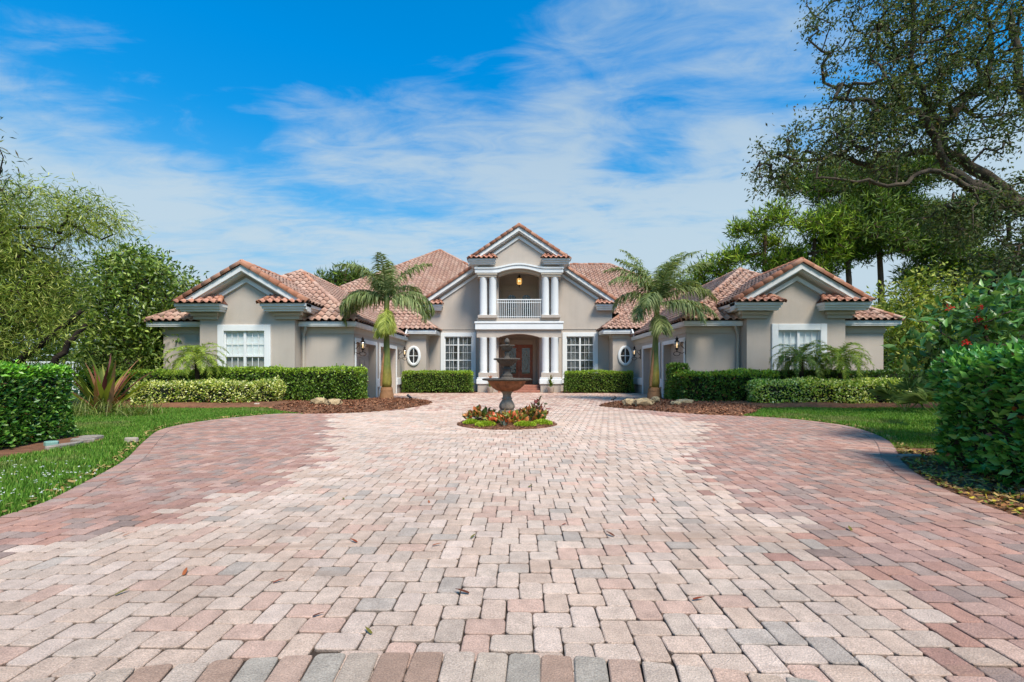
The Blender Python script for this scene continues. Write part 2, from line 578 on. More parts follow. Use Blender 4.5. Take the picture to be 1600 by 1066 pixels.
# ---------------------------------------------------------------- walls with openings
def wall_front(mb, x0, x1, z0, z1, y, holes=(), depth=0.2, back=1):
    xs = sorted({x0, x1, *[h[0] for h in holes], *[h[1] for h in holes]})
    zs = sorted({z0, z1, *[h[2] for h in holes], *[h[3] for h in holes]})
    for i in range(len(xs) - 1):
        for j in range(len(zs) - 1):
            cx, cz = (xs[i] + xs[i + 1]) / 2, (zs[j] + zs[j + 1]) / 2
            if any(h[0] < cx < h[1] and h[2] < cz < h[3] for h in holes):
                continue
            mb.add([(xs[i], y, zs[j]), (xs[i + 1], y, zs[j]), (xs[i + 1], y, zs[j + 1]), (xs[i], y, zs[j + 1])], [(0, 1, 2, 3)])
    for a, b, c, d in holes:
        Y = y + depth * back
        mb.add([(a, y, c), (b, y, c), (b, y, d), (a, y, d), (a, Y, c), (b, Y, c), (b, Y, d), (a, Y, d)],
               [(0, 4, 5, 1), (1, 5, 6, 2), (2, 6, 7, 3), (3, 7, 4, 0)])


def wall_side(mb, x, y0, y1, z0, z1, holes=(), depth=0.35, sgn=-1):
    ys = sorted({y0, y1, *[h[0] for h in holes], *[h[1] for h in holes]})
    zs = sorted({z0, z1, *[h[2] for h in holes], *[h[3] for h in holes]})
    for i in range(len(ys) - 1):
        for j in range(len(zs) - 1):
            cy, cz = (ys[i] + ys[i + 1]) / 2, (zs[j] + zs[j + 1]) / 2
            if any(h[0] < cy < h[1] and h[2] < cz < h[3] for h in holes):
                continue
            mb.add([(x, ys[i], zs[j]), (x, ys[i + 1], zs[j]), (x, ys[i + 1], zs[j + 1]), (x, ys[i], zs[j + 1])], [(0, 1, 2, 3)])
    for a, b, c, d in holes:
        X = x + depth * sgn
        mb.add([(x, a, c), (x, b, c), (x, b, d), (x, a, d), (X, a, c), (X, b, c), (X, b, d), (X, a, d)],
               [(0, 4, 5, 1), (1, 5, 6, 2), (2, 6, 7, 3), (3, 7, 4, 0)])


def window(cx, y, wd, z0, z1, cas, bars, kind):
    """casing > sash, muntins, each pane, blind. bars: heights of the horizontal members, (z, thick)"""
    x0, x1 = cx - wd / 2, cx + wd / 2
    f = MB()
    f.bbox(x0, x0 + cas, y - 0.07, y + 0.05, z0, z1, 0.012)
    f.bbox(x1 - cas, x1, y - 0.07, y + 0.05, z0, z1, 0.012)
    f.bbox(x0 + cas, x1 - cas, y - 0.068, y + 0.05, z1 - cas, z1 - 0.002, 0.012)
    f.bbox(x0 + cas, x1 - cas, y - 0.068, y + 0.05, z0 + 0.002, z0 + cas * 0.6, 0.012)
    f.bbox(x0 - 0.03, x1 + 0.03, y - 0.10, y - 0.0705, z0 - 0.02, z0 + 0.07, 0.01)
    win = f.build('window', M_WHITE, house)
    a, b, c, d = x0 + cas, x1 - cas, z0 + cas * 0.6, z1 - cas
    s = MB()
    t = 0.045
    ys0, ys1 = y + 0.02, y + 0.08
    s.box(a, a + t, ys0, ys1, c, d); s.box(b - t, b, ys0, ys1, c, d)
    s.box(a + t, b - t, ys0, ys1, d - t, d); s.box(a + t, b - t, ys0, ys1, c, c + t)
    s.box(cx - 0.05, cx + 0.05, ys0 - 0.012, ys1, c + t, d - t)
    thick = [zz for zz, k in bars if k]
    for zz in thick:
        s.box(a + t, cx - 0.05, ys0 - 0.008, ys1 - 0.004, zz - 0.03, zz + 0.03)
        s.box(cx + 0.05, b - t, ys0 - 0.008, ys1 - 0.004, zz - 0.03, zz + 0.03)
    s.build('sash', M_WHITE, win)
    mu = MB()
    ym0, ym1 = y + 0.035, y + 0.062
    halves = ((a + t, cx - 0.05), (cx + 0.05, b - t))
    zall = sorted([c + t, d - t] + [zz for zz, k in bars])
    for h0, h1 in halves:
        for k in (1, 2):
            xm = h0 + (h1 - h0) * k / 3
            mu.box(xm - 0.011, xm + 0.011, ym0, ym1, c + t, d - t)
        for zz, k in bars:
            if not k:
                mu.box(h0, h1, ym0 + 0.003, ym1 - 0.003, zz - 0.011, zz + 0.011)
    mu.build('muntins', M_WHITE, win)
    for h0, h1 in halves:
        for k in range(3):
            xa, xb = h0 + (h1 - h0) * k / 3, h0 + (h1 - h0) * (k + 1) / 3
            for j in range(len(zall) - 1):
                tl = RNG.normal(0, 0.0015, 2)
                yy = y + 0.049
                g = MB().add([(xa, yy - tl[0], zall[j]), (xb, yy + tl[0], zall[j]), (xb, yy + tl[1], zall[j + 1]), (xa, yy - tl[1], zall[j + 1])], [(0, 1, 2, 3)])
                g.build('pane', M_GLASS, win)
    mid = bars[len(bars) // 2][0]
    if kind == 'shade':
        q = MB(); q.box(a - 0.05, b + 0.05, y + 0.100, y + 0.114, mid - 0.02, d + 0.05)
        q.box(a - 0.04, b + 0.04, y + 0.105, y + 0.125, mid - 0.045, mid - 0.0205)
        q.build('blind', M_BLIND, win)
        q = MB(); q.box(a - 0.05, b + 0.05, y + 0.13, y + 0.15, c - 0.05, mid - 0.022); q.build('screen', M_SCREEN, win)
    else:
        q = MB()
        zz = c
        while zz < d:
            q.add([(a, y + 0.15, zz), (b, y + 0.15, zz), (b, y + 0.10, zz + 0.06), (a, y + 0.10, zz + 0.06)], [(0, 1, 2, 3)])
            zz += 0.085
        for xx in (a + 0.02, cx - 0.03, cx + 0.03, b - 0.02, (a + cx) / 2, (b + cx) / 2):
            q.box(xx - 0.02, xx + 0.02, y + 0.088, y + 0.098, c, d)
        q.build('shutter', M_SHUTTER, win)
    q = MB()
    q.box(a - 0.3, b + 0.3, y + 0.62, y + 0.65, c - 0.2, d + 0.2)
    q.build('dark_backing', M_DARK, win)  # black panel painted as the room's darkness behind the blinds
    return win


def gable(cx, half, he, ha, yw, proj, yb, ret, cz0, cz1, tiles_r=True, warm=0.35, key=None):
    """roof, raked trim, cornice returns with their little tiled roofs"""
    rf = new_roof(key)
    yf = yw - proj
    sl = (ha - he) / half
    for s in (-1, 1):
        e0, e1 = (cx + s * half, yf + 0.08, he), (cx + s * half, yb, he)
        r0, r1 = (cx, yf + 0.08, ha), (cx, yb, ha)
        roof_plane(rf, [e0, e1, r1, r0], tiles=tiles_r)
        ridge_line(rf, (cx + s * half, yf + 0.04, he + 0.03), (cx, yf + 0.04, ha + 0.03), 0.13, 0.42)
    ridge_line(rf, (cx, yf + 0.05, ha + 0.04), (cx, yb, ha + 0.04), 0.12)
    t = MB()
    for o0, o1, f0, f1, x_in in ((0.05, 0.30, yf, yw - 0.001, 0.0), (0.30, 0.36, yf + 0.10, yw - 0.001, 0.0), (0.52, 0.70, yw - 0.09, yw - 0.001, 0.35)):
        for s in (-1, 1):
            h = half - x_in
            pa = [(cx + s * h, ha - sl * h - o0), (cx, ha - o0)]
            pb = [(cx + s * h, ha - sl * h - o1), (cx, ha - o1)]
            t.strip(pa, pb, f0 + (0.0006 if s > 0 else 0), f1)
    t.build('rake_trim', M_TRIM, house)
    hh = cz1 - cz0
    for s in (-1, 1):
        c = MB()
        xo, xi = cx + s * half, cx + s * (half - ret)
        # stepped cornice return, wrapped round the corner and along the side
        for k, (za, zb, pr) in enumerate(((0.62, 1.0, 0.0), (0.30, 0.62, 0.07), (0.0, 0.30, 0.14))):
            c.box(xo - s * pr, xi + s * pr * 0.6, yf - 0.10 + pr, yw + 0.3, cz0 + hh * za, cz0 + hh * zb)
            c.box(xo - s * (pr + 0.002), xo - s * 0.42, yw + 0.3, yw + 1.6, cz0 + hh * za, cz0 + hh * zb)
        c.build('cornice', M_TRIM, house)
    for s in (-1, 1):
        xo, xi = cx + s * half, cx + s * (half - ret)
        rise = 0.36
        yy = yf - 0.16
        zt = cz1 + 0.02
        a, b = (xo + s * 0.03, yy, zt), (xi - s * 0.03, yy, zt)
        up_o, up_i = (xo - s * 0.45, yw + 0.02, zt + rise), (xi + s * 0.26, yw + 0.02, zt + rise)
        roof_plane(rf, [a, b, up_i, up_o] if s < 0 else [b, a, up_o, up_i], e_=0.30, warm=warm)
        ridge_line(rf, b, up_i, 0.09, 0.33)
        roof_plane(rf, [b, (xi - s * 0.03, yw + 0.02, zt), up_i], tiles=False)
    return rf


# ---------------------------------------------------------------- garage wings (left s=-1, right s=+1)
for s in (-1, 1):
    X = lambda v: s * v
    wl = MB()
    cb = 11.30                                   # centre of the gabled bay
    y1, yb = 19.35, 18.75
    wall_front(wl, X(7.07), X(9.31), 0, 3.3, y1)
    wall_front(wl, X(13.29), X(15.30), 0, 3.3, y1)
    wx0, wx1 = sorted((X(10.30), X(12.52)))
    a0, a1 = sorted((X(9.31), X(13.29)))
    wall_front(wl, a0, a1, 0, 3.6, yb, [(wx0 + 0.05, wx1 - 0.05, 0.55, 3.18)], 0.25)
    wl.add([(a0, yb, 3.6), (a1, yb, 3.6), (a1, yb, 4.42), (X(cb), yb, 5.60), (a0, yb, 4.42)], [(0, 1, 2, 3, 4)])
    for xx in (9.31, 13.29):
        wall_side(wl, X(xx), yb, y1 + 1.2, 0, 4.4)
    doors = [(19.56, 22.30, 0, 2.55), (22.98, 25.92, 0, 2.55)]
    wall_side(wl, X(7.07), y1, 28.0, 0, 3.3, doors, 0.40, s)
    wall_side(wl, X(15.30), y1, 34, 0, 3.3)
    wall_front(wl, X(7.07), X(15.30), 0, 3.3, 34)
    wl.build('wall', M_WALL, house)
    # frieze under the eaves
    fr = MB()
    fr.box(X(7.03), X(9.31), y1 - 0.04, y1 + 0.02, 2.88, 3.16)
    fr.box(X(13.29), X(15.34), y1 - 0.04, y1 + 0.02, 2.88, 3.16)
    fr.box(X(7.03), X(7.10), y1 + 0.02, 27.99, 2.88, 3.16)
    fr.box(X(15.27), X(15.34), y1 + 0.02, 34, 2.88, 3.16)
    fr.build('frieze', M_FRIEZE, house)
    # moulding under the bay's cornice
    for (x0, x1), (x2, x3) in (((9.02, 10.15), (9.02, 9.30)), ((12.45, 13.58), (13.30, 13.58))):
        mo = MB()
        mo.bbox(X(x0), X(x1), yb - 0.16, yb - 0.002, 3.56, 3.70, 0.01)
        mo.bbox(X(x0 + 0.06), X(x1 - 0.06), yb - 0.09, yb - 0.003, 3.42, 3.558, 0.01)
        mo.box(X(x2), X(x3), yb + 0.001, yb + 1.2, 3.561, 3.699)
        mo.box(X(x2 + (0.06 if x0 < 10 else 0)), X(x3 - (0.06 if x0 > 10 else 0)), yb + 0.001, yb + 1.2, 3.421, 3.557)
        mo.build('moulding', M_FRIEZE, house)
    # gutter, fascia and soffit
    gx0, gx1, gy = 6.85, 15.80, 19.02
    g = MB()
    g.bbox(X(gx0), X(9.30), gy, gy + 0.13, 3.20, 3.37, 0.02)
    g.bbox(X(13.30), X(gx1), gy, gy + 0.13, 3.20, 3.37, 0.02)
    g.bbox(X(gx0), X(gx0 + 0.13), gy + 0.131, 28.0, 3.20, 3.37, 0.02)
    g.bbox(X(gx1 - 0.13), X(gx1), gy + 0.131, 33.5, 3.20, 3.37, 0.02)
    g.build('gutter', M_TRIM, house)
    so = MB()
    so.box(X(gx0 + 0.02), X(9.30), gy + 0.02, y1 + 0.3, 3.162, 3.198)
    so.box(X(13.30), X(gx1 - 0.02), gy + 0.02, y1 + 0.3, 3.162, 3.198)
    so.box(X(gx0 + 0.02), X(7.4), y1 + 0.302, 28.0, 3.162, 3.198)
    so.box(X(15.0), X(gx1 - 0.02), y1 + 0.302, 33.5, 3.162, 3.198)
    so.build('soffit', M_TRIM, house)
    # downspout in the corner beside the bay
    ds = MB()
    ds.tube([(X(9.02), gy + 0.08, 3.20), (X(9.03), gy + 0.10, 3.08), (X(9.19), y1 - 0.08, 2.84), (X(9.19), y1 - 0.07, 2.7), (X(9.19), y1 - 0.07, 0.05)], 0.058, 8)
    ds.build('downspout', M_FRIEZE, house, smooth=True)
    window(X(11.41), yb, 2.22, 0.55, 3.20, 0.26, [(2.42, 0), (1.90, 1), (1.28, 0)], 'shade')
    # garage doors in white casings
    for d0, d1, _, dz in doors:
        gd = MB()
        gd.box(X(7.05), X(7.03), d0 - 0.15, d0 + 0.01, 0, dz + 0.17)
        gd.box(X(7.05), X(7.03), d1 - 0.01, d1 + 0.15, 0, dz + 0.17)
        gd.box(X(7.05), X(7.03), d0 + 0.01, d1 - 0.01, dz - 0.01, dz + 0.168)
        for e0, e1 in ((d0 - 0.15, d0 + 0.01), (d1 - 0.01, d1 + 0.15)):
            gd.box(X(7.0295), X(7.005), e0 + 0.03, e1 - 0.03, 0.0, dz + 0.12)
        gdo = gd.build('garage_door', M_WHITE, house)
        for k in range(4):
            pz0, pz1 = dz * k / 4 + 0.006, dz * (k + 1) / 4 - 0.006
            pn = MB()
            pn.box(X(7.40), X(7.46), d0, d1, pz0, pz1)
            for q in range(4):
                ya, yb_ = d0 + (d1 - d0) * q / 4 + 0.07, d0 + (d1 - d0) * (q + 1) / 4 - 0.07
                pn.bbox(X(7.378), X(7.401), ya, yb_, pz0 + 0.08, pz1 - 0.08, 0.008)
            pn.build('door_panel', M_GARAGE, gdo)
    bb = MB()
    bb.bbox(X(7.075), X(6.985), 22.47, 22.82, 0.49, 0.90, 0.02)
    bb.build('base_moulding', M_WHITE, house)
    bb = MB()
    bb.bbox(X(7.07), X(6.99), 26.08, 27.93, 0.49, 0.90, 0.02)
    bb.bbox(X(7.0), X(5.70), 27.93, 28.01, 0.49, 0.90, 0.02)
    bb.build('base_moulding', M_WHITE, house)

    # wing roof
    wr = new_roof('wing%d' % s)
    ez, ry0, rz, rx = 3.41, 18.98 + 4.495, 3.41 + 0.68 * 4.495, 11.325
    A, B_ = (X(15.82), 18.98, ez), (X(6.83), 18.98, ez)
    R0, R1 = (X(rx), ry0, rz), (X(rx), 30.5, rz)
    roof_plane(wr, [A, B_, R0] if s < 0 else [B_, A, R0])
    roof_plane(wr, [B_, (X(6.83), 28.4, ez), (X(7.2), 29.6, 3.66), (X(rx), 33.5, rz), R0] if s < 0 else [(X(6.83), 28.4, ez), B_, R0, (X(rx), 33.5, rz), (X(7.2), 29.6, 3.66)])
    roof_plane(wr, [A, (X(15.82), 33.5, ez), (X(rx), 33.5, rz), R0], w_=0.3)
    ridge_line(wr, A, R0, 0.11, mixp=0.7)
    ridge_line(wr, B_, R0, 0.11, mixp=0.7)
    ridge_line(wr, R0, (X(rx), 33.5, rz), 0.11, mixp=0.7)
    gable(X(cb), 2.68, 4.08, 5.66, yb, 0.42, 22.4, 1.86, 3.72, 4.02, key='bay%d' % s)

    # ------------------------------------------------ the oval-window section between wing and facade
    ow = MB()
    wall_front(ow, X(5.75), X(7.07), 0, 3.75, 28.0)
    wall_side(ow, X(5.75), 28.0, 29.2, 0, 3.75)
    ow.build('wall', M_WALL, house)
    f2 = MB()
    f2.box(X(5.71), X(7.02), 27.95, 28.02, 3.30, 3.56)
    f2.box(X(5.71), X(5.78), 28.021, 29.19, 3.30, 3.56)
    f2.build('frieze', M_FRIEZE, house)
    g2 = MB()
    g2.bbox(X(5.06), X(6.78), 27.66, 27.79, 3.62, 3.80, 0.02)
    g2.bbox(X(5.06), X(5.19), 27.791, 29.1, 3.62, 3.80, 0.02)
    g2.build('gutter', M_TRIM, house)
    s2 = MB()
    s2.box(X(5.08), X(7.1), 27.68, 29.19, 3.565, 3.615)
    s2.build('soffit', M_TRIM, house)
    rk = MB()
    rk.prism([(27.60, 3.82), (27.60, 3.70), (27.05, 3.30), (27.05, 3.42)], X(6.78), X(6.86), 'x')
    rk.build('rake_board', M_WHITE, house)
    # oval window
    cx, cz = X(6.50), 2.23
    k = 36
    ov = MB()
    vs, fs = [], []
    for (ra, rb, yy) in ((0.44, 0.62, 27.999), (0.44, 0.62, 27.93), (0.41, 0.59, 27.91), (0.31, 0.49, 27.91), (0.28, 0.455, 27.94), (0.28, 0.455, 28.06)):
        for j in range(k):
            t_ = 2 * PI * j / k
            vs.append((cx + ra * math.cos(t_), yy, cz + rb * math.sin(t_)))
    for i in range(5):
        for j in range(k):
            fs.append([i * k + j, i * k + (j + 1) % k, (i + 1) * k + (j + 1) % k, (i + 1) * k + j])
    ov.add(vs, fs)
    ovo = ov.build('oval_window', M_WHITE, house, smooth=True)
    mb = MB(); mb.box(cx - 0.02, cx + 0.02, 27.945, 27.975, cz - 0.45, cz + 0.45); mb.box(cx - 0.275, cx + 0.275, 27.947, 27.973, cz - 0.02, cz + 0.02)
    mb.build('muntins', M_WHITE, ovo)
    for qa in range(4):
        vs = [(cx, 27.965, cz)] + [(cx + 0.283 * math.cos(qa * PI / 2 + t_), 27.965, cz + 0.458 * math.sin(qa * PI / 2 + t_)) for t_ in np.linspace(0, PI / 2, 8)]
        MB().add(vs, [list(range(9))]).build('pane', M_GLASS, ovo)
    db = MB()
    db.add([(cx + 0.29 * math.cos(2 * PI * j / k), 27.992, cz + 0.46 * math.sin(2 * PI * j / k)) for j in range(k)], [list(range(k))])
    db.build('dark_backing', M_DARK, ovo)  # black disc on the wall, painted as an unlit room

# ---------------------------------------------------------------- main roof behind
mr = new_roof('main')
E0, SL = 3.86, 0.70
z_at = lambda y: E0 + SL * (y - 27.64)
Yl, Yr = 38.7, 36.0
zl, zr = z_at(Yl), z_at(Yr)
L0 = 27.64
hl, hr = Yl - L0, Yr - L0
pkx = -6.75
roof_plane(mr, [(pkx - hl, L0, E0), (-5.04, L0, E0), (-6.60, 29.2, z_at(29.2)), (pkx - hl + 1.56, 29.2, z_at(29.2))])
roof_plane(mr, [(pkx - hl + 1.56, 29.2, z_at(29.2)), (-6.05, 29.2, z_at(29.2)), (-1.45, 33.4, z_at(33.4)), (pkx, Yl, zl)])
roof_plane(mr, [(5.04, L0, E0), (7.1 + hr, L0, E0), (7.1 + hr - 1.56, 29.2, z_at(29.2)), (6.60, 29.2, z_at(29.2))])
roof_plane(mr, [(6.05, 29.2, z_at(29.2)), (7.1 + hr - 1.56, 29.2, z_at(29.2)), (7.1, Yr, zr), (-1.0, Yr, zr)])
roof_plane(mr, [(pkx - hl, L0, E0), (pkx - hl, Yl + hl, E0), (pkx, Yl, zl)], tiles=False)
roof_plane(mr, [(pkx + hl - 5.5, L0 + 5.5, z_at(L0 + 5.5)), (pkx + hl - 5.5, Yl + hl - 5.5, z_at(L0 + 5.5)), (pkx, Yl, zl)], w_=0.3)
roof_plane(mr, [(pkx - hl, Yl + hl, E0), (pkx + hl, Yl + hl, E0), (pkx, Yl, zl)], tiles=False)
roof_plane(mr, [(7.1 + hr, L0, E0), (7.1 + hr, Yr + hr, E0), (7.1, Yr, zr)], w_=0.3)
roof_plane(mr, [(-1, Yr + hr, E0), (7.1 + hr, Yr + hr, E0), (7.1, Yr, zr), (-1, Yr, zr)], tiles=False)
for a, b in (((pkx - hl + 1.5, 29.14, z_at(29.14)), (pkx, Yl, zl)), ((pkx + hl - 5.5, L0 + 5.5, z_at(L0 + 5.5)), (pkx, Yl, zl)), ((7.1 + hr, L0, E0), (7.1, Yr, zr)), ((-1.0, Yr, zr), (7.1, Yr, zr)),
             ((-5.06, L0 + 0.02, E0), (-6.60, 29.2, z_at(29.2))), ((5.06, L0 + 0.02, E0), (6.60, 29.2, z_at(29.2)))):
    ridge_line(mr, a, b, 0.12, mixp=0.75)
# side faces of the two small hips by the facade
for s in (-1, 1):
    roof_plane(mr, [(s * 5.04, L0, E0), (s * 5.04, 29.2, E0), (s * 6.6, 29.2, z_at(29.2))] if s > 0 else [(s * 5.04, 29.2, E0), (s * 5.04, L0, E0), (s * 6.6, 29.2, z_at(29.2))])

# ---------------------------------------------------------------- facade with its broad gable
yF = 29.2
for s in (-1, 1):
    fw = MB()
    c0 = s * 3.905
    x0, x1 = sorted((s * 1.30, s * 5.95))
    wall_front(fw, x0, x1, 0, 3.9, yF, [(c0 - 1.08, c0 + 1.08, 0.80, 3.70)], 0.25)
    fw.add([(s * 1.30, yF, 3.9), (s * 5.95, yF, 3.9), (s * 5.95, yF, 5.80), (s * 1.30, yF, 8.90)], [(0, 1, 2, 3)])
    wall_side(fw, s * 5.95, yF, 33, 0, 5.7)
    fw.build('wall', M_WALL, house)
gable(0, 6.22, 5.70, 9.88, yF, 0.36, 37, 1.35, 5.16, 5.52, key='facade', warm=0.3)
for s in (-1, 1):
    sc = MB()
    bm_ = MB()
    sc.box(s * 2.46, s * 5.95, yF - 0.035, yF - 0.001, 3.96, 4.02)
    bm_.bbox(s * 2.5, s * 5.74, yF - 0.08, yF + 0.02, 0.49, 0.79, 0.02)
    sc.build('string_course', M_WALL, house)
    bm_.build('base_moulding', M_WHITE, house)
for s in (-1, 1):
    window(s * 3.905, yF, 2.27, 0.80, 3.76, 0.26, [(2.97, 1), (2.48, 0), (1.99, 1), (1.5, 0)][::-1], 'shutter')

# ---------------------------------------------------------------- entrance tower
yT = 27.60
yP = 28.12                                         # face of the piers behind the columns
for s in (-1, 1):
    pw = MB()
    a, b = sorted((s * 1.27, s * 2.46))
    wall_front(pw, a, b, 0, 7.3, yP)
    wall_side(pw, s * 2.46, yP, yF, 0, 8.0)
    wall_side(pw, s * 1.27, yP, 31.0, 0, 7.8)
    pw.build('wall', M_WALL, house)
for za, zb, yy, nm in ((0.4, 3.9, 31.0, 'porch_wall'), (4.3, 7.8, 30.6, 'balcony_wall')):
    rw = MB(); wall_front(rw, -1.27, 1.27, za, zb, yy); rw.build(nm, M_WALL, house)
rw = MB(); rw.box(-1.26, 1.26, yP, 31, 3.72, 3.79); rw.build('porch_ceiling', M_WALL, house)
rw = MB(); rw.box(-1.26, 1.26, yP, 31, 7.74, 7.8); rw.build('balcony_ceiling', M_WALL, house)


def arch_pts(n, hw, z0, rise):
    return [(x, z0 + rise * (1 - (x / hw) ** 2)) for x in np.linspace(-hw, hw, n)]


tw = MB()
hw = 1.27
# gable wall above the balcony arch
n = 25
bot = arch_pts(n, hw, 7.22, 0.26)
top = [(x, 9.88 - 0.68 * abs(x)) for x, _ in bot]
tw.strip(bot, top, yT, yT + 0.3)
for s in (-1, 1):
    tw.prism([(s * 1.27, 7.22), (s * 2.60, 7.22), (s * 2.60, 8.12), (s * 1.27, 9.02)], yT + 0.0004, yT + 0.3)
    tw.box(s * 2.60, s * 2.45, yT + 0.3, 36, 7.0, 8.1)
    tw.box(s * 2.60, s * 1.27, yT + 0.3, yP - 0.001, 7.22, 7.9)
tw.build('tower_wall', M_WALL, house)
tw = MB()
# lower entablature with its flat arch
b2_ = arch_pts(n, hw, 3.33, 0.22)
tw.strip(b2_, [(x, 3.79) for x, _ in b2_], yT, yT + 0.5)
for s in (-1, 1):
    tw.box(s * 1.27, s * 2.57, yT + 0.0004, yP - 0.001, 3.33, 3.79)
    for nm, args in (('pedestal_foot', (s * 1.29, s * 2.50, 27.40, yP - 0.001, 0.0, 0.49, 0.01)), ('pedestal', (s * 1.33, s * 2.46, 27.44, yP - 0.001, 0.90, 1.19, 0.015)), ('plinth', (s * 1.33, s * 2.50, 27.42, yP - 0.001, 4.501, 4.68, 0.015))):
        q = MB(); q.bbox(*args); q.build(nm, M_WALL, house)
tw.build('lower_entablature', M_WALL, house)
tw = MB(); tw.box(-2.57, 2.57, yT, yP - 0.002, 4.285, 4.50); tw.build('parapet', M_WALL, house)
tw = MB(); tw.box(-1.26, 1.26, yT + 0.15, 30.6, 4.20, 4.44); tw.build('balcony_floor', M_WALL, house)
for s in (-1, 1):
    cp = MB()
    cp.bbox(s * 1.31, s * 2.56, 27.42, yP - 0.001, 7.10, 7.215, 0.015)
    cp.bbox(s * 1.36, s * 2.50, 27.47, yP - 0.001, 6.98, 7.098, 0.015)
    cp.build('capital', M_FRIEZE, house)
cp = MB()
ib = arch_pts(n, hw - 0.01, 7.06, 0.27)
cp.strip(ib, [(x, z + 0.155) for x, z in ib], yT + 0.05, yT + 0.5)
cp.build('arch', M_FRIEZE, house)
en = MB()
xs = np.concatenate([np.linspace(-2.66, -1.8, 3), np.linspace(-1.7, 1.7, 35), np.linspace(1.8, 2.66, 3)])
lo = [(x, 7.225 + (0.26 * (1 - (x / 1.27) ** 2) if abs(x) < 1.27 else 0)) for x in xs]
hi = [(x, 7.54 + (0.24 * (0.5 + 0.5 * math.cos(PI * x / 1.7)) if abs(x) < 1.7 else 0)) for x in xs]
en.strip(lo, hi, yT - 0.20, yT - 0.001)
hi2 = [(x * 1.012, z) for x, z in hi]
en.strip([(x, z - 0.09) for x, z in hi2], [(x, z + 0.006) for x, z in hi2], yT - 0.25, yT - 0.201)
for s in (-1, 1):
    en.box(s * 2.66, s * 2.50, yT, yP, 7.226, 7.538)
en.build('entablature', M_WHITE, house)
wb = MB()
wb.bbox(-2.66, 2.66, yT - 0.14, yP - 0.003, 3.80, 4.16, 0.02)
wb.bbox(-2.70, 2.70, yT - 0.18, yP - 0.003, 4.162, 4.283, 0.02)
wb.build('band_course', M_WHITE, house)
for s in (-1, 1):
    pb = MB()
    pb.bbox(s * 1.22, s * 2.58, 27.33, yP - 0.0015, 0.492, 0.80, 0.03)
    pb.bbox(s * 1.25, s * 2.54, 27.36, yP - 0.0015, 0.802, 0.898, 0.03)
    pb.build('base_moulding', M_WHITE, house)
for (za, zb) in ((1.19, 3.325), (4.68, 6.975)):
    for xx in (-2.17, -1.60, 1.60, 2.17):
        c = MB()
        c.lathe(xx, 27.72, [(0.245, za), (0.245, za + 0.05), (0.225, za + 0.06), (0.232, za + 0.5), (0.218, zb - 0.10), (0.232, zb - 0.06), (0.232, zb)], 28)
        c.build('column', M_WHITE, house, smooth=True)
gable(0, 3.05, 7.96, 10.0, yT, 0.36, 37, 1.66, 7.70, 8.02, key='tower', warm=0.55)

# balcony railing
rl = MB()
yR = 27.66
rl.box(-1.35, 1.35, yR - 0.03, yR + 0.03, 5.60, 5.66)
rl.box(-1.35, 1.35, yR - 0.02, yR + 0.02, 5.44, 5.475)
rl.box(-1.35, 1.35, yR - 0.02, yR + 0.02, 4.58, 4.615)
rail = rl.build('balcony_railing', M_WHITE, house)
bal_me = None
for i in range(21):
    xx = -1.28 + i * 0.128
    if bal_me is None:
        b = MB(); b.box(xx - 0.016, xx + 0.016, yR - 0.014, yR + 0.014, 4.51, 5.598)
        o = b.build('baluster', M_WHITE, rail, loc=(xx, yR, 4.5))
        bal_me = o.data
    else:
        o = bpy.data.objects.new('baluster', bal_me)
        link(o, rail, (xx, yR, 4.5))

# balcony doors
bd = MB()
bd.box(-1.15, -0.98, 30.54, 30.60, 4.45, 7.05); bd.box(0.98, 1.15, 30.54, 30.60, 4.45, 7.05); bd.box(-0.98, 0.98, 30.545, 30.60, 6.72, 7.048)
bdo = bd.build('balcony_door', M_FRIEZE, house)
for s in (-1, 1):
    lf = MB()
    x0, x1 = sorted((s * 0.02, s * 0.97))
    cxl = (x0 + x1) / 2
    lf.box(x0, cxl - 0.28, 30.56, 30.598, 4.45, 6.715); lf.box(cxl + 0.28, x1, 30.56, 30.598, 4.45, 6.715)
    lf.box(cxl - 0.28, cxl + 0.28, 30.562, 30.598, 4.45, 4.75)
    ap = [(cxl + t_, 6.25 + 0.17 * (1 - (t_ / 0.28) ** 2)) for t_ in np.linspace(-0.28, 0.28, 13)]
    lf.strip(ap, [(x, 6.715) for x, _ in ap], 30.561, 30.598)
    lf.build('door_leaf', M_GARAGE, bdo)
    gp = MB()
    gp.add([(cxl - 0.28, 30.585, 4.75), (cxl + 0.28, 30.585, 4.75)] + [(x, 30.585, z) for x, z in ap[::-1]], [list(range(2 + len(ap)))])
    gp.build('pane', M_GLASS, bdo)
    dk = MB(); dk.box(cxl - 0.29, cxl + 0.29, 30.594, 30.597, 4.70, 6.44); dk.build('dark_backing', M_DARK, bdo)  # black sheet behind the pane, interior darkness put into its colour
    mt = MB()
    for z_ in (5.1, 5.5, 5.9, 6.25): mt.box(cxl - 0.28, cxl + 0.28, 30.57, 30.582, z_ - 0.012, z_ + 0.012)
    mt.box(cxl - 0.012, cxl + 0.012, 30.568, 30.5825, 4.75, 6.42)
    mt.build('muntins', M_GARAGE, bdo)

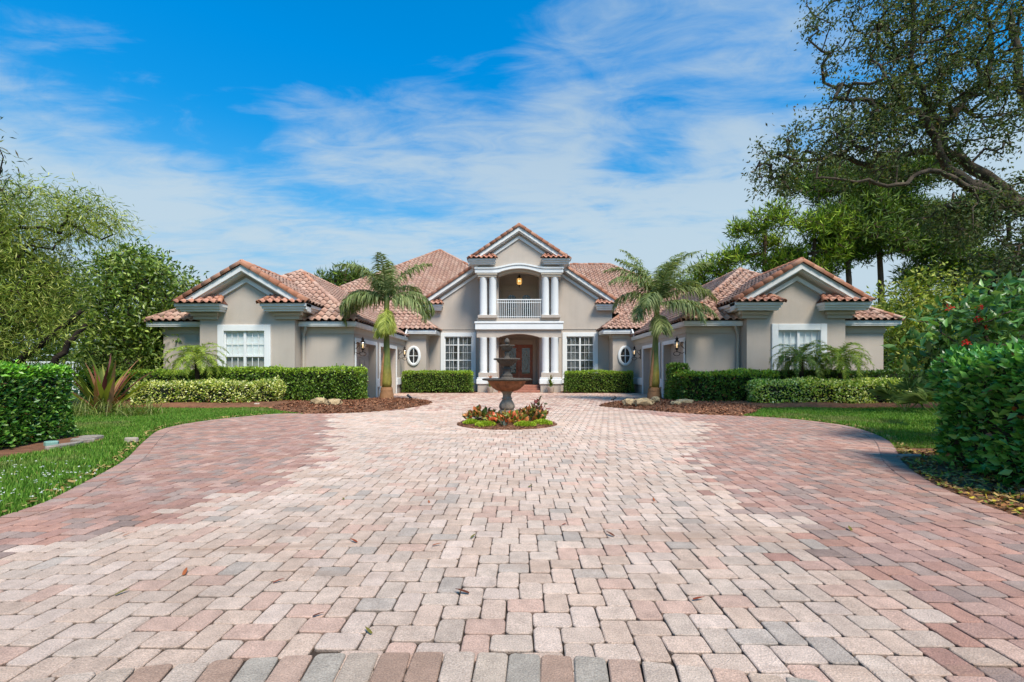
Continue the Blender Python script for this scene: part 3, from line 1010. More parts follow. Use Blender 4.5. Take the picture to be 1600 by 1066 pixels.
# front doors
ca = MB()
ca.bbox(-1.16, -0.93, 30.92, 30.999, 0.42, 3.46, 0.02); ca.bbox(0.93, 1.16, 30.92, 30.999, 0.42, 3.46, 0.02)
ca.bbox(-0.93, 0.93, 30.922, 30.999, 3.10, 3.458, 0.02)
cas = ca.build('front_door', M_FRIEZE, house)
for s in (-1, 1):
    lf = MB()
    x0, x1 = sorted((s * 0.012, s * 0.92))
    cxl = (x0 + x1) / 2
    y0, y1 = 30.945, 30.99
    lf.box(x0, cxl - 0.27, y0, y1, 0.43, 3.09); lf.box(cxl + 0.27, x1, y0, y1, 0.43, 3.09)
    lf.box(cxl - 0.27, cxl + 0.27, y0 + 0.002, y1, 0.43, 1.12); lf.box(cxl - 0.27, cxl + 0.27, y0 + 0.002, y1, 2.86, 3.09)
    lf.bbox(cxl - 0.22, cxl + 0.22, y0 - 0.02, y0 + 0.001, 0.60, 1.00, 0.02)
    lf.build('door_leaf', M_WOOD, cas)
    q = MB(); q.box(cxl - 0.27, cxl + 0.27, 30.985, 30.988, 1.12, 2.86); q.build('dark_backing', mat('reflection_backing', S(92, 96, 74, 0.5), 0.5, 0.5, 5), cas)  # backing panel, its mottled green stands in for reflections in the door glass
    q = MB(); q.add([(cxl - 0.27, 30.97, 1.12), (cxl + 0.27, 30.97, 1.12), (cxl + 0.27, 30.97, 2.86), (cxl - 0.27, 30.97, 2.86)], [(0, 1, 2, 3)]); q.build('pane', M_GLASS, cas)
    q = MB()
    ovp = [(cxl + 0.16 * math.cos(t_), 30.96, 2.0 + 0.62 * math.sin(t_)) for t_ in np.linspace(0, 2 * PI, 25)]
    q.tube(ovp, 0.012, 6)
    q.tube([(cxl, 30.96, 1.13), (cxl + 0.07, 30.96, 1.6), (cxl - 0.06, 30.96, 2.0), (cxl + 0.06, 30.96, 2.4), (cxl, 30.96, 2.85)], 0.010, 6)
    q.build('leading', mat('lead_came', S(170, 165, 150), 0.4, metal=0.6), cas)
    q = MB(); q.tube([(s * 0.075, 30.92, 1.30), (s * 0.075, 30.90, 1.36), (s * 0.075, 30.90, 1.56), (s * 0.075, 30.92, 1.62)], 0.016, 6); q.build('handle', M_DARKMETAL, cas)

# brick steps up to the doors
for k, (ya, zz) in enumerate(((27.30, 0.14), (27.62, 0.28), (27.94, 0.42))):
    q = MB(); q.bbox(-1.26, 1.26, ya, (31.0 if k == 2 else ya + 0.5), 0 if k == 0 else zz - 0.14 + 0.002, zz, 0.012)
    q.build('step', M_BRICK, house)

# back and inner closure of the house so no light leaks through
cl_ = MB()
cl_.box(-15.2, 15.2, 44, 44.2, 0, 3.8)
cl_.build('wall', M_WALL, house)

# ---------------------------------------------------------------- emit roofs, tiles, ridge tiles
ROOF = {}
for key, polys in DECKS.items():
    m_ = MB()
    for p in polys:
        m_.add(p, [list(range(len(p)))])
    ROOF[key] = m_.build('roof', M_DECK, house)


def emit_pieces(items, name, many, nface, smooth, n_single, score):
    cent = np.array([v.mean(0) for _, v, _ in items])
    sc_ = np.array([score(c) for c in cent])
    order = np.argsort(-sc_)
    single = set(order[:n_single].tolist())
    rest = {}
    for i, (rk_, v, c) in enumerate(items):
        if i in single:
            mesh_np(name, v, nface, M_TILE, ROOF[rk_], np.tile(c, (len(v), 1)), smooth, loc=Vector(cent[i]))
        else:
            rest.setdefault(rk_, []).append((v, c))
    for rk_, lst in rest.items():
        V = np.concatenate([v for v, _ in lst])
        C = np.concatenate([np.tile(c, (len(v), 1)) for v, c in lst])
        k = len(lst[0][0])
        F = np.concatenate([nface + i * k for i in range(len(lst))])
        o = mesh_np(many, V, F, M_TILE, ROOF[rk_], C, smooth)
        o['kind'] = 'stuff'


def tile_score(c):
    d = c - np.array([0, 0, 1.25])
    sc0 = 1.0 / np.linalg.norm(d)
    # front slopes and the sides that face the drive show, the outer and rear slopes do not
    if abs(c[0]) > 11.5 and c[1] > 20.5: sc0 *= 0.2
    if c[1] > 26: sc0 *= 0.5
    if 9.2 < abs(c[0]) < 13.4 and 18.8 < c[1] < 19.9 and c[2] < 4.0: sc0 *= 0.1
    return sc0


def ridge_score(c):
    return 1.0 / (c[1] + (30 if c[1] > 38 else 0))


RFACES = []
for _r in range(2):
    for _i in range(7):
        RFACES.append([_r * 8 + _i, _r * 8 + _i + 1, (_r + 1) * 8 + _i + 1, (_r + 1) * 8 + _i])
emit_pieces(TILES, 'roof_tile', 'roof_tiles', TFACES, True, 298, tile_score)
emit_pieces(RIDGES, 'ridge_tile', 'ridge_tiles', np.array(RFACES), True, 290, ridge_score)
# ================================================================== GROUND, DRIVEWAY, LAWNS, BEDS
def sheet(name, poly, z, m, kind='structure'):
    b = MB(); b.add([(x, y, z) for x, y in poly], [list(range(len(poly)))])
    o = b.build(name, m)
    o['kind'] = kind
    return o


def smooth_path(pts, per=6, closed=False):
    P = [np.array(p, float) for p in pts]
    out = []
    n = len(P)
    for i in range(n if closed else n - 1):
        p1, p2 = P[i], P[(i + 1) % n]
        p0 = P[i - 1] if (closed or i > 0) else p1
        p3 = P[(i + 2) % n] if (closed or i + 2 < n) else p2
        for t in np.linspace(0, 1, per, endpoint=False):
            out.append(tuple(0.5 * ((2 * p1) + (-p0 + p2) * t + (2 * p0 - 5 * p1 + 4 * p2 - p3) * t ** 2 + (-p0 + 3 * p1 - 3 * p2 + p3) * t ** 3)))
    if not closed: out.append(tuple(P[-1]))
    return out


def inside(poly, X, Y):
    P = np.array(poly)
    r = np.zeros(np.shape(X), bool)
    for i in range(len(P)):
        x0, y0 = P[i]; x1, y1 = P[i - 1]
        c = ((y0 > Y) != (y1 > Y)) & (X < (x1 - x0) * (Y - y0) / (y1 - y0 + 1e-12) + x0)
        r ^= c
    return r


def dist_poly(path, X, Y):
    P = np.array(path)
    d = np.full(np.shape(X), 1e9)
    for i in range(len(P) - 1):
        a, b = P[i], P[i + 1]
        ab = b - a
        t = np.clip(((X - a[0]) * ab[0] + (Y - a[1]) * ab[1]) / (ab @ ab + 1e-12), 0, 1)
        d = np.minimum(d, np.hypot(X - a[0] - t * ab[0], Y - a[1] - t * ab[1]))
    return d


k = 64
sheet('ground', [(700 * math.cos(2 * PI * i / k), 700 * math.sin(2 * PI * i / k)) for i in range(k)], -0.05, M_GROUND)

EDGE_L = smooth_path([(-6.5, -2.5), (-5.2, 0.6), (-4.62, 2.2), (-4.47, 3.4), (-4.50, 4.15), (-4.89, 5.03), (-5.55, 6.3), (-6.72, 8.05), (-7.72, 9.7), (-8.0, 11.1), (-7.75, 12.3), (-7.2, 13.35), (-6.45, 13.5)])
EDGE_LB = smooth_path([(-6.45, 13.5), (-5.7, 13.5), (-4.75, 14.0), (-4.0, 15.1), (-3.55, 16.6), (-3.50, 18.2), (-3.75, 19.0), (-4.4, 19.75), (-5.4, 20.1), (-6.3, 19.75), (-7.0, 19.4)])
EDGE_R = smooth_path([(6.0, -2.5), (4.9, 0.6), (4.4, 2.2), (4.22, 3.4), (4.44, 4.65), (4.79, 5.49), (5.38, 6.48), (6.6, 8.2), (7.35, 9.8), (7.55, 11.0), (7.15, 12.2), (6.32, 12.98)])
EDGE_RB = smooth_path([(6.32, 12.98), (5.3, 13.5), (4.4, 14.5), (3.5, 15.6), (2.95, 16.6), (3.3, 17.6), (4.3, 18.9), (5.4, 19.9), (6.3, 19.7), (7.0, 19.4)])
DRIVE = EDGE_L[:-1] + EDGE_LB + [(-7.06, 28.2), (7.06, 28.2)] + (EDGE_R[:-1] + EDGE_RB)[::-1]
drive = sheet('driveway', DRIVE, -0.016, M_JOINT)
FC, FR = (-0.29, 10.92), 1.20                      # the round bed of the fountain

BLEACH_L = np.array([(-9, -1), (-3.9, 2.4), (-3.35, 2.95), (-3.06, 4.21), (-2.75, 5.5), (-2.85, 6.7), (-3.6, 8.7), (-4.7, 11.2), (-5.6, 13.5), (-7, 16)])
BLEACH_R = np.array([(1.9, -1), (2.03, 1.9), (2.15, 3.6), (2.2, 5.0), (2.42, 6.43), (3.1, 8.0), (3.75, 9.2), (4.6, 11.0), (4.2, 12.6), (3.4, 14.5)])
U = 0.0668
PR = np.random.default_rng(11)
PB = np.array([S(226, 206, 192)[:3], S(222, 199, 183)[:3], S(220, 203, 190)[:3], S(230, 211, 199)[:3], S(222, 191, 176)[:3], S(200, 189, 180)[:3], S(226, 203, 188)[:3]])
PD = np.array([S(202, 172, 160)[:3], S(192, 158, 146)[:3], S(184, 170, 162)[:3], S(208, 182, 170)[:3], S(184, 152, 140)[:3], S(198, 162, 147)[:3], S(170, 156, 149)[:3], S(192, 165, 156)[:3]])


def paver_colour(cx, cy):
    xl = np.interp(cy, BLEACH_L[:, 1], BLEACH_L[:, 0]); xr = np.interp(cy, BLEACH_R[:, 1], BLEACH_R[:, 0])
    n = 0.16 * math.sin(cy * 5.1 + 1.3) + 0.12 * math.sin(cy * 11.3 + cx)
    far = cy > 14.5
    n += PR.normal(0, 0.10)
    washed = (xl + n < cx < xr + n)
    if far:
        washed = PR.random() < (0.75 if abs(cx) < 3.4 and cy < 20 else 0.5)
    if washed:
        c = PB[PR.choice(len(PB), p=[.23, .21, .13, .15, .12, .05, .11])] * 0.735
        c = c * min(1.0, 0.84 + 0.024 * max(cy - 1.5, 0)) if cy < 9 else c
    else:
        c = PD[PR.integers(len(PD))] * 0.64 * np.array([1.04, 0.95, 0.94])
        if cy > 13: c = c * 1.1
    g = 0.86 + 0.14 * math.sin(cx * 0.9 + 1.1 * math.sin(cy * 0.7)) * math.sin(cy * 0.55 + 0.6 * cx)      # broad weathering
    return c * PR.uniform(0.90, 1.08) * (0.93 + 0.12 * g) * np.array([1.075, 0.965, 0.88])


def paver_verts(cx, cy, L, Wd, ang, z0=0.0, fine=True):
    """tumbled paver: rounded-corner top, worn edge, side"""
    j = 0.0023
    a, b = L / 2 - j, Wd / 2 - j
    if fine:
        cut = 0.022
        ring = lambda a, b, c: [(-a + c, -b), (a - c, -b), (a - c * 0.3, -b + c * 0.3), (a, -b + c), (a, b - c), (a - c * 0.3, b - c * 0.3), (a - c, b), (-a + c, b), (-a + c * 0.3, b - c * 0.3), (-a, b - c), (-a, -b + c), (-a + c * 0.3, -b + c * 0.3)]
        jit = PR.normal(0, 0.0016, (12, 2))
        r_in = np.array(ring(a - 0.0055, b - 0.0055, cut * 0.75)) + jit
        r_out = np.array(ring(a, b, cut)) + jit
        tz = PR.normal(0, 0.0012, 2)
        zt = z0 + PR.normal(0, 0.0015)
        V = np.concatenate([np.c_[r_in, zt + r_in @ tz * 2.5], np.c_[r_out, zt - 0.004 + r_out @ tz * 2.5], np.c_[r_out, np.full(12, -0.02)]])
    else:
        zt = z0 + PR.normal(0, 0.001)
        r_in = np.array([(-a + .009, -b + .009), (a - .009, -b + .009), (a - .009, b - .009), (-a + .009, b - .009)])
        r_out = np.array([(-a, -b), (a, -b), (a, b), (-a, b)])
        V = np.concatenate([np.c_[r_in, np.full(4, zt)], np.c_[r_out, np.full(4, zt - 0.009)]])
    c, s = math.cos(ang), math.sin(ang)
    V = V @ np.array([[c, s, 0], [-s, c, 0], [0, 0, 1]])
    V[:, 0] += cx; V[:, 1] += cy
    return V


def paver_cols(c, fine):
    # dirt collects in the joints and on the worn edges
    k = 12 if fine else 4
    return np.concatenate([np.tile(c, (k, 1)), np.tile(c * 0.70, (k, 1))] + ([np.tile(c * 0.3, (k, 1))] if fine else []))


def ringfaces(n, rings):
    F = [list(range(n))]
    for r in range(rings - 1):
        for i in range(n):
            F.append([r * n + i, (r + 1) * n + i, (r + 1) * n + (i + 1) % n, r * n + (i + 1) % n])
    return F


FINE_F, COARSE_F = ringfaces(12, 3), ringfaces(4, 2)
pav = []                                             # (x, y, L, W, angle, z0)
NI = 275
A_, B2 = np.meshgrid(np.arange(-NI, NI), np.arange(-NI, NI), indexing='ij')
ox, oy = (5 * A_ + 2 * B2) * U, (A_ - 2 * B2) * U
ox = ox.ravel(); oy = oy.ravel() + 0.3
cand = []
for dx0, dy0, ang in ((1 * U, -1.5 * U, PI / 2), (3.5 * U, -1.0 * U, 0.0)):
    X, Y = ox + dx0, oy + dy0
    ok = (Y > 0.7) & (Y < 28.2) & (np.abs(X) < 9)
    X, Y = X[ok], Y[ok]
    sold = 2.03 - 0.075 * (X + 0.3) ** 2             # far edge of the soldier course
    ok = inside(DRIVE, X, Y) & (np.hypot(X - FC[0], Y - FC[1]) > FR + 0.03) & (dist_poly(EDGE_L, X, Y) > 0.10) & (dist_poly(EDGE_R, X, Y) > 0.10) & (np.abs(Y - (sold - 0.115)) > 0.055)
    X, Y = X[ok], Y[ok]
    for x, y in zip(X, Y):
        pav.append((x, y, 3 * U, 2 * U, ang, 0.0))
# soldier course across the drive and the borders along the lawns
xs = np.arange(-4.6, 4.5, 0.002)
ys = 2.03 - 0.075 * (xs + 0.3) ** 2 - 0.115
run = np.r_[0, np.cumsum(np.hypot(np.diff(xs), np.diff(ys)))]
for t in np.arange(0, run[-1], 0.140):
    i = np.searchsorted(run, t); i = min(i, len(xs) - 2)
    pav.append((xs[i], ys[i], 0.212, 0.138, PI / 2 + math.atan2(ys[i + 1] - ys[i], xs[i + 1] - xs[i]), 0.008))
for E_, sg in ((EDGE_L, 1), (EDGE_R, -1)):
    P = np.array(E_)
    sl = np.r_[0, np.cumsum(np.hypot(*np.diff(P, axis=0).T))]
    for t in np.arange(0.05, sl[-1] - 0.05, 0.146):
        x, y = np.interp(t, sl, P[:, 0]), np.interp(t, sl, P[:, 1])
        x2, y2 = np.interp(t + 0.05, sl, P[:, 0]), np.interp(t + 0.05, sl, P[:, 1])
        dxx, dyy = x2 - x, y2 - y
        L_ = math.hypot(dxx, dyy) + 1e-9
        nx, ny = dyy / L_ * sg, -dxx / L_ * sg
        if y > 0.7:
            pav.append((x + nx * 0.11, y + ny * 0.11, 0.222, 0.143, math.atan2(ny, nx), 0.008))
for t in np.arange(0, 2 * PI, 0.146 / (FR + 0.1)):
    pav.append((FC[0] + (FR + 0.10) * math.cos(t), FC[1] + (FR + 0.10) * math.sin(t), 0.22, 0.142, t, 0.008))

# the 300 pavers that show largest are parts, the rest one mass
def px_size(p):
    x, y = p[0], p[1]
    sx_ = 800 + 711 * x / max(y, 0.01) + 11
    sy_ = 581 + 711 * 1.25 / max(y, 0.01)
    if not (-20 < sx_ < 1620 and sy_ < 1085): return 0
    return 1.0 / y ** 2
score = np.array([px_size(p) for p in pav])
single = set(np.argsort(-score)[:297].tolist())
VV, CC, FF, off = [], [], [], 0
VC, C2, FC2, off2 = [], [], [], 0
for i, p in enumerate(pav):
    col_ = paver_colour(p[0], p[1])
    if p[5] > 0.003 and p[1] < 2.3:
        col_ = (PB[PR.integers(5)] * 0.60 if PR.random() < 0.62 else (np.array(S(196, 166, 150)[:3]) * 0.62 if PR.random() < 0.6 else np.array(S(180, 172, 164)[:3]) * 0.72)) * PR.uniform(0.88, 1.08) * np.array([1.06, 0.965, 0.86])
    fine = p[1] < 9
    V = paver_verts(*p, fine=fine)
    if i in single:
        mesh_np('paver', V, FINE_F, M_PAVER, drive, paver_cols(col_, True), loc=Vector((p[0], p[1], 0)))
    elif fine:
        VV.append(V); CC.append(paver_cols(col_, True)); FF += [[off + q for q in f] for f in FINE_F]; off += len(V)
    else:
        VC.append(V); C2.append(paver_cols(col_, False)); FC2.append(np.array(COARSE_F[1:] + [COARSE_F[0]]) + off2); off2 += len(V)
V = np.concatenate(VV + VC)
F = FF + [[int(q) + off for q in f] for f in np.concatenate(FC2).tolist()]
o = mesh_np('pavers', V, F, M_PAVER, drive, np.concatenate(CC + C2))
o['kind'] = 'stuff'

# ------------------------------------------------------------ lawns
SOIL = [(-8.6, 4.9), (-7.9, 5.2), (-7.55, 6.3), (-7.45, 7.2), (-7.5, 7.9), (-7.7, 8.35), (-8.2, 8.75), (-10, 8.8)]
LAWN_L = EDGE_L[6:] + [(-7.5, 14.2), (-8.6, 15.5), (-10.5, 15.35), (-14.5, 15.3), (-18, 16.5), (-30, 20), (-30, 2), (-12, -2)]
LAWN_R = EDGE_R[30:] + [(7.3, 14.2), (8.4, 15.9), (10.5, 15.8), (14.5, 15.9), (24, 16), (24, 5), (8, 6.8)]
lawn_l = sheet('lawn', LAWN_L, -0.012, M_LAWN)
lawn_r = sheet('lawn', LAWN_R, -0.012, M_LAWN)
GP = np.array([S(100, 142, 44)[:3], S(116, 156, 54)[:3], S(82, 122, 38)[:3], S(138, 162, 68)[:3], S(158, 160, 84)[:3]]) * 1.05


def grass(name, label, poly, n, box, seed, hgt=0.045):
    r = np.random.default_rng(seed)
    x = r.uniform(box[0], box[1], n * 3); y = box[2] + (box[3] - box[2]) * r.random(n * 3) ** 1.5
    ok = inside(poly, x, y) & (np.abs(x) < y * 1.35 + 1.5) & ~inside(SOIL, x, y)
    x, y = x[ok][:n], y[ok][:n]
    n = len(x)
    h = hgt * r.uniform(0.5, 1.3, n) * (1 + 0.35 * np.sin(x * 2.3 + 1) * np.sin(y * 1.9))
    a = r.uniform(0, 2 * PI, n)
    wd = 0.0045 + 0.0006 * y
    lean = r.uniform(0.1, 0.9, n) * h
    ca, sa = np.cos(a), np.sin(a)
    b0 = np.stack([x - sa * wd, y + ca * wd, np.full(n, -0.012)], 1)
    b1 = np.stack([x + sa * wd, y - ca * wd, np.full(n, -0.012)], 1)
    tp = np.stack([x + ca * lean, y + sa * lean, h], 1)
    V = np.stack([b0, b1, tp], 1).reshape(-1, 3)
    ci = r.choice(5, n, p=[.34, .27, .24, .10, .05])
    c = GP[ci] * 0.85 * r.uniform(0.7, 1.25, (n, 1))
    worn = np.clip(np.sin(x * 1.1 + 2 * np.sin(y * 0.6)) * np.sin(y * 0.8 + 1.3 * np.sin(x * 0.9)) + 0.35 * np.sin(x * 3.7) * np.sin(y * 4.1) - 0.45, 0, 0.6)[:, None]
    c = c * (1 - worn) + np.array([[0.26, 0.23, 0.09]]) * worn
    o = mesh_np(name, V, np.arange(3 * n).reshape(-1, 3), M_GRASS, None, np.repeat(c, 3, 0))
    tag(o, label, 'grass', None, 'stuff')


grass('grass', 'short green lawn grass left of the driveway', LAWN_L, 170000, (-24, -4.4, 3.2, 16.5), 21)
grass('grass', 'short green lawn grass right of the driveway', LAWN_R, 80000, (5.4, 18, 7.5, 16.2), 22)


# ------------------------------------------------------------ bark mulch beds
def bed(name, poly, centre, hgt, seed, edge=0.9):
    r = np.random.default_rng(seed)
    P = np.array(poly); c = np.array(centre)
    n = len(P)
    ts = np.r_[0, 0.03, 0.07, 0.12, np.linspace(0.18, 1, 22)]
    rings = []
    for t in ts:
        q = P * (1 - t) + c * t
        d = np.linalg.norm(P - c, axis=1) * t
        z = hgt * (1 - np.exp(-d / edge * 2.0)) * (0.85 + 0.15 * np.sin(q[:, 0] * 1.7) * np.cos(q[:, 1] * 1.4)) - (0.02 if t == 0 else -0.005)
        z += r.normal(0, 0.010, n) * (t > 0) * (t < 1)
        rings.append(np.c_[q, z])
    rings[-1][:, 2] = rings[-1][:, 2].mean()
    V = np.concatenate(rings)
    k = len(ts)
    F = np.array([[i * n + j, i * n + (j + 1) % n, (i + 1) * n + (j + 1) % n, (i + 1) * n + j] for i in range(k - 1) for j in range(n)])
    o = mesh_np(name, V, F, M_MULCH, None, None, True)
    o['kind'] = 'structure'

    def z_of(x, y):
        d = dist_poly(np.vstack([P, P[:1]]), x, y)
        return hgt * (1 - np.exp(-d / edge * 2.0)) * (0.85 + 0.15 * np.sin(x * 1.7) * np.cos(y * 1.4)) + 0.005
    return o, z_of


def quads(cen, ax, sd, up=None):
    """flat quads: centres, half-axes"""
    V = np.stack([cen - ax - sd, cen + ax - sd, cen + ax + sd, cen - ax + sd], 1).reshape(-1, 3)
    return V, np.arange(len(V)).reshape(-1, 4)


def unit(a):
    return a / (np.linalg.norm(a, axis=1, keepdims=True) + 1e-9)


CHIPPAL = np.array([S(146, 100, 74)[:3], S(122, 80, 58)[:3], S(178, 126, 92)[:3], S(96, 60, 42)[:3], S(140, 84, 56)[:3]]) * 0.8


def chips(name, label, poly, zf, n, box, seed, size=0.03, pal=CHIPPAL, mt=None, cat='mulch'):
    r = np.random.default_rng(seed)
    x = r.uniform(box[0], box[1], n * 4); y = r.uniform(box[2], box[3], n * 4)
    ok = inside(poly, x, y)
    x, y = x[ok][:n], y[ok][:n]
    n = len(x)
    z = zf(x, y) + 0.006 + r.random(n) * 0.012
    a = unit(r.normal(0, 1, (n, 3)) * [1, 1, 0.35])
    b = unit(np.cross(a, r.normal(0, 0.3, (n, 3)) + [0, 0, 1]))
    V, F = quads(np.stack([x, y, z], 1), a * size * r.uniform(0.5, 1.4, (n, 1)), b * size * 0.32 * r.uniform(0.6, 1.4, (n, 1)))
    c = pal[r.integers(len(pal), size=n)] * r.uniform(0.7, 1.25, (n, 1))
    o = mesh_np(name, V, F, mt or M_CHIP, None, np.repeat(c, 4, 0))
    tag(o, label, cat, None, 'stuff')


BED_L = EDGE_LB + [(-7.0, 19.35), (-9.2, 19.3), (-9.3, 18.72), (-13.3, 18.72), (-13.3, 19.3), (-17.5, 19.3), (-18, 16.4), (-14.5, 15.25), (-10.5, 15.3), (-8.6, 15.45), (-7.5, 14.2)]
BED_R = EDGE_RB + [(7.0, 19.35), (9.2, 19.3), (9.3, 18.72), (13.3, 18.72), (13.3, 19.3), (17.5, 19.3), (18, 15.9), (14.5, 15.85), (10.5, 15.75), (8.4, 15.85), (7.2, 14.0)]


def dense(poly, step=0.35):
    out = []
    for i in range(len(poly)):
        a, b = np.array(poly[i]), np.array(poly[(i + 1) % len(poly)])
        k = max(1, int(np.linalg.norm(b - a) / step))
        out += [tuple(a + (b - a) * t / k) for t in range(k)]
    return out


bl, zL = bed('mulch_bed', dense(BED_L), (-6.3, 17.0), 0.17, 31)
br, zR = bed('mulch_bed', dense(BED_R), (6.3, 17.0), 0.17, 32)
chips('mulch_chips', 'loose reddish bark chips on the bed below the left palm', BED_L, zL, 15000, (-16, -3.4, 13.3, 19.6), 33, 0.042)
chips('mulch_chips', 'loose reddish bark chips on the bed below the right palm', BED_R, zR, 15000, (2.9, 16, 12.9, 19.8), 34, 0.042)
FB = [(FC[0] + FR * math.cos(2 * PI * i / 56), FC[1] + FR * math.sin(2 * PI * i / 56)) for i in range(56)]
bf, zF = bed('fountain_bed', FB, FC, 0.09, 35, 0.5)
chips('mulch_chips', 'reddish bark chips around the fountain base', FB, zF, 2600, (FC[0] - 1.3, FC[0] + 1.3, FC[1] - 1.3, FC[1] + 1.3), 36, 0.022)
for s in (-1, 1):
    HB = [(s * 2.6, 26.55), (s * 7.06, 26.55), (s * 7.06, 27.98), (s * 5.7, 27.98), (s * 5.7, 29.1), (s * 2.6, 29.1)]
    sheet('planting_bed', HB if s > 0 else HB[::-1], 0.012, M_MULCH)
# leaf litter beside the right-hand bush
LIT = EDGE_R[14:44] + [(9, 7.6), (9, 1.5)]
lit = sheet('litter_bed', LIT, 0.002, M_MULCH)
LITPAL = np.array([S(176, 130, 78)[:3], S(150, 100, 60)[:3], S(206, 168, 104)[:3], S(120, 84, 52)[:3], S(196, 170, 60)[:3], S(120, 130, 50)[:3]]) * 0.75
chips('leaf_litter', 'dry tan fallen leaves under the big right bush', LIT, lambda x, y: 0.012 + 0 * x, 5200, (4.3, 6.6, 2.4, 7.2), 37, 0.032, LITPAL, None, 'leaf litter')
mossy = [(4.62, 3.7), (4.85, 4.7), (5.05, 5.0), (5.45, 4.2), (5.3, 3.2), (4.75, 3.0)]
grass('moss', 'patch of yellow green moss between driveway and right bush', mossy, 9000, (4.5, 5.5, 3.0, 5.1), 38, 0.018)
DRY = np.array([S(190, 160, 100)[:3], S(170, 140, 90)[:3], S(150, 120, 70)[:3], S(200, 180, 110)[:3]]) * 0.7
stripL = [(x - 0.02, y) for x, y in EDGE_L[8:72]] + [(x - 0.22, y + 0.05) for x, y in EDGE_L[8:72]][::-1]
chips('dry_clippings', 'dry straw and clippings along the left lawn edge', stripL, lambda x, y: 0.02 + 0 * x, 2600, (-8.6, -4.2, 3, 13.6), 39, 0.03, DRY, None, 'clippings')
stripR = [(x + 0.02, y) for x, y in EDGE_R[34:]] + [(x + 0.2, y) for x, y in EDGE_R[34:]][::-1]
chips('dry_clippings', 'dry straw and clippings along the right lawn edge', stripR, lambda x, y: 0.02 + 0 * x, 1500, (4.5, 8.2, 6, 13.4), 40, 0.03, DRY, None, 'clippings')
# ================================================================== PLANTS
def rgbs(*l, k=0.8):
    return np.array([S(*c)[:3] for c in l]) * k * 1.22


def leaves(P, D, Lh, Wd, r, fold=0.25, flat=None, shape=0.45):
    """folded leaves of four corners: base, two sides, tip. P base points, D unit axes"""
    n = len(P)
    Lh = np.broadcast_to(np.asarray(Lh, float), (n,)).reshape(-1, 1); Wd = np.broadcast_to(np.asarray(Wd, float), (n,)).reshape(-1, 1)
    ref = r.normal(0, 1, (n, 3)) if flat is None else r.normal(0, flat, (n, 3)) + [0, 0, 1.0]
    Sd = unit(np.cross(D, ref))
    Nn = np.cross(Sd, D)
    mid = P + D * Lh * shape
    tip = P + D * Lh - np.abs(Nn) * 0
    a = mid + Sd * Wd * 0.5 + Nn * Wd * fold
    b = mid - Sd * Wd * 0.5 + Nn * Wd * fold
    V = np.stack([P, a, tip, b], 1).reshape(-1, 3)
    i = np.arange(n) * 4
    F = np.stack([np.stack([i, i + 1, i + 2], 1), np.stack([i, i + 2, i + 3], 1)], 1).reshape(-1, 3)
    return V, F


def leafcol(n, pal, r, p=None, j=0.22):
    c = pal[r.choice(len(pal), n, p=p)] * r.uniform(1 - j, 1 + j, (n, 1))
    return np.repeat(c, 4, 0)


def lumps(V, sc, seed):
    f = np.random.default_rng(seed).uniform(0, 6, 6)
    return (np.sin(V[:, 0] * sc + f[0]) * np.sin(V[:, 1] * sc * 1.1 + f[1]) + np.sin(V[:, 2] * sc * 1.3 + f[2]) * np.sin(V[:, 0] * sc * 0.7 + f[3]) + 0.6 * np.sin((V[:, 0] + V[:, 1] + V[:, 2]) * sc * 2.1 + f[4])) / 2.6


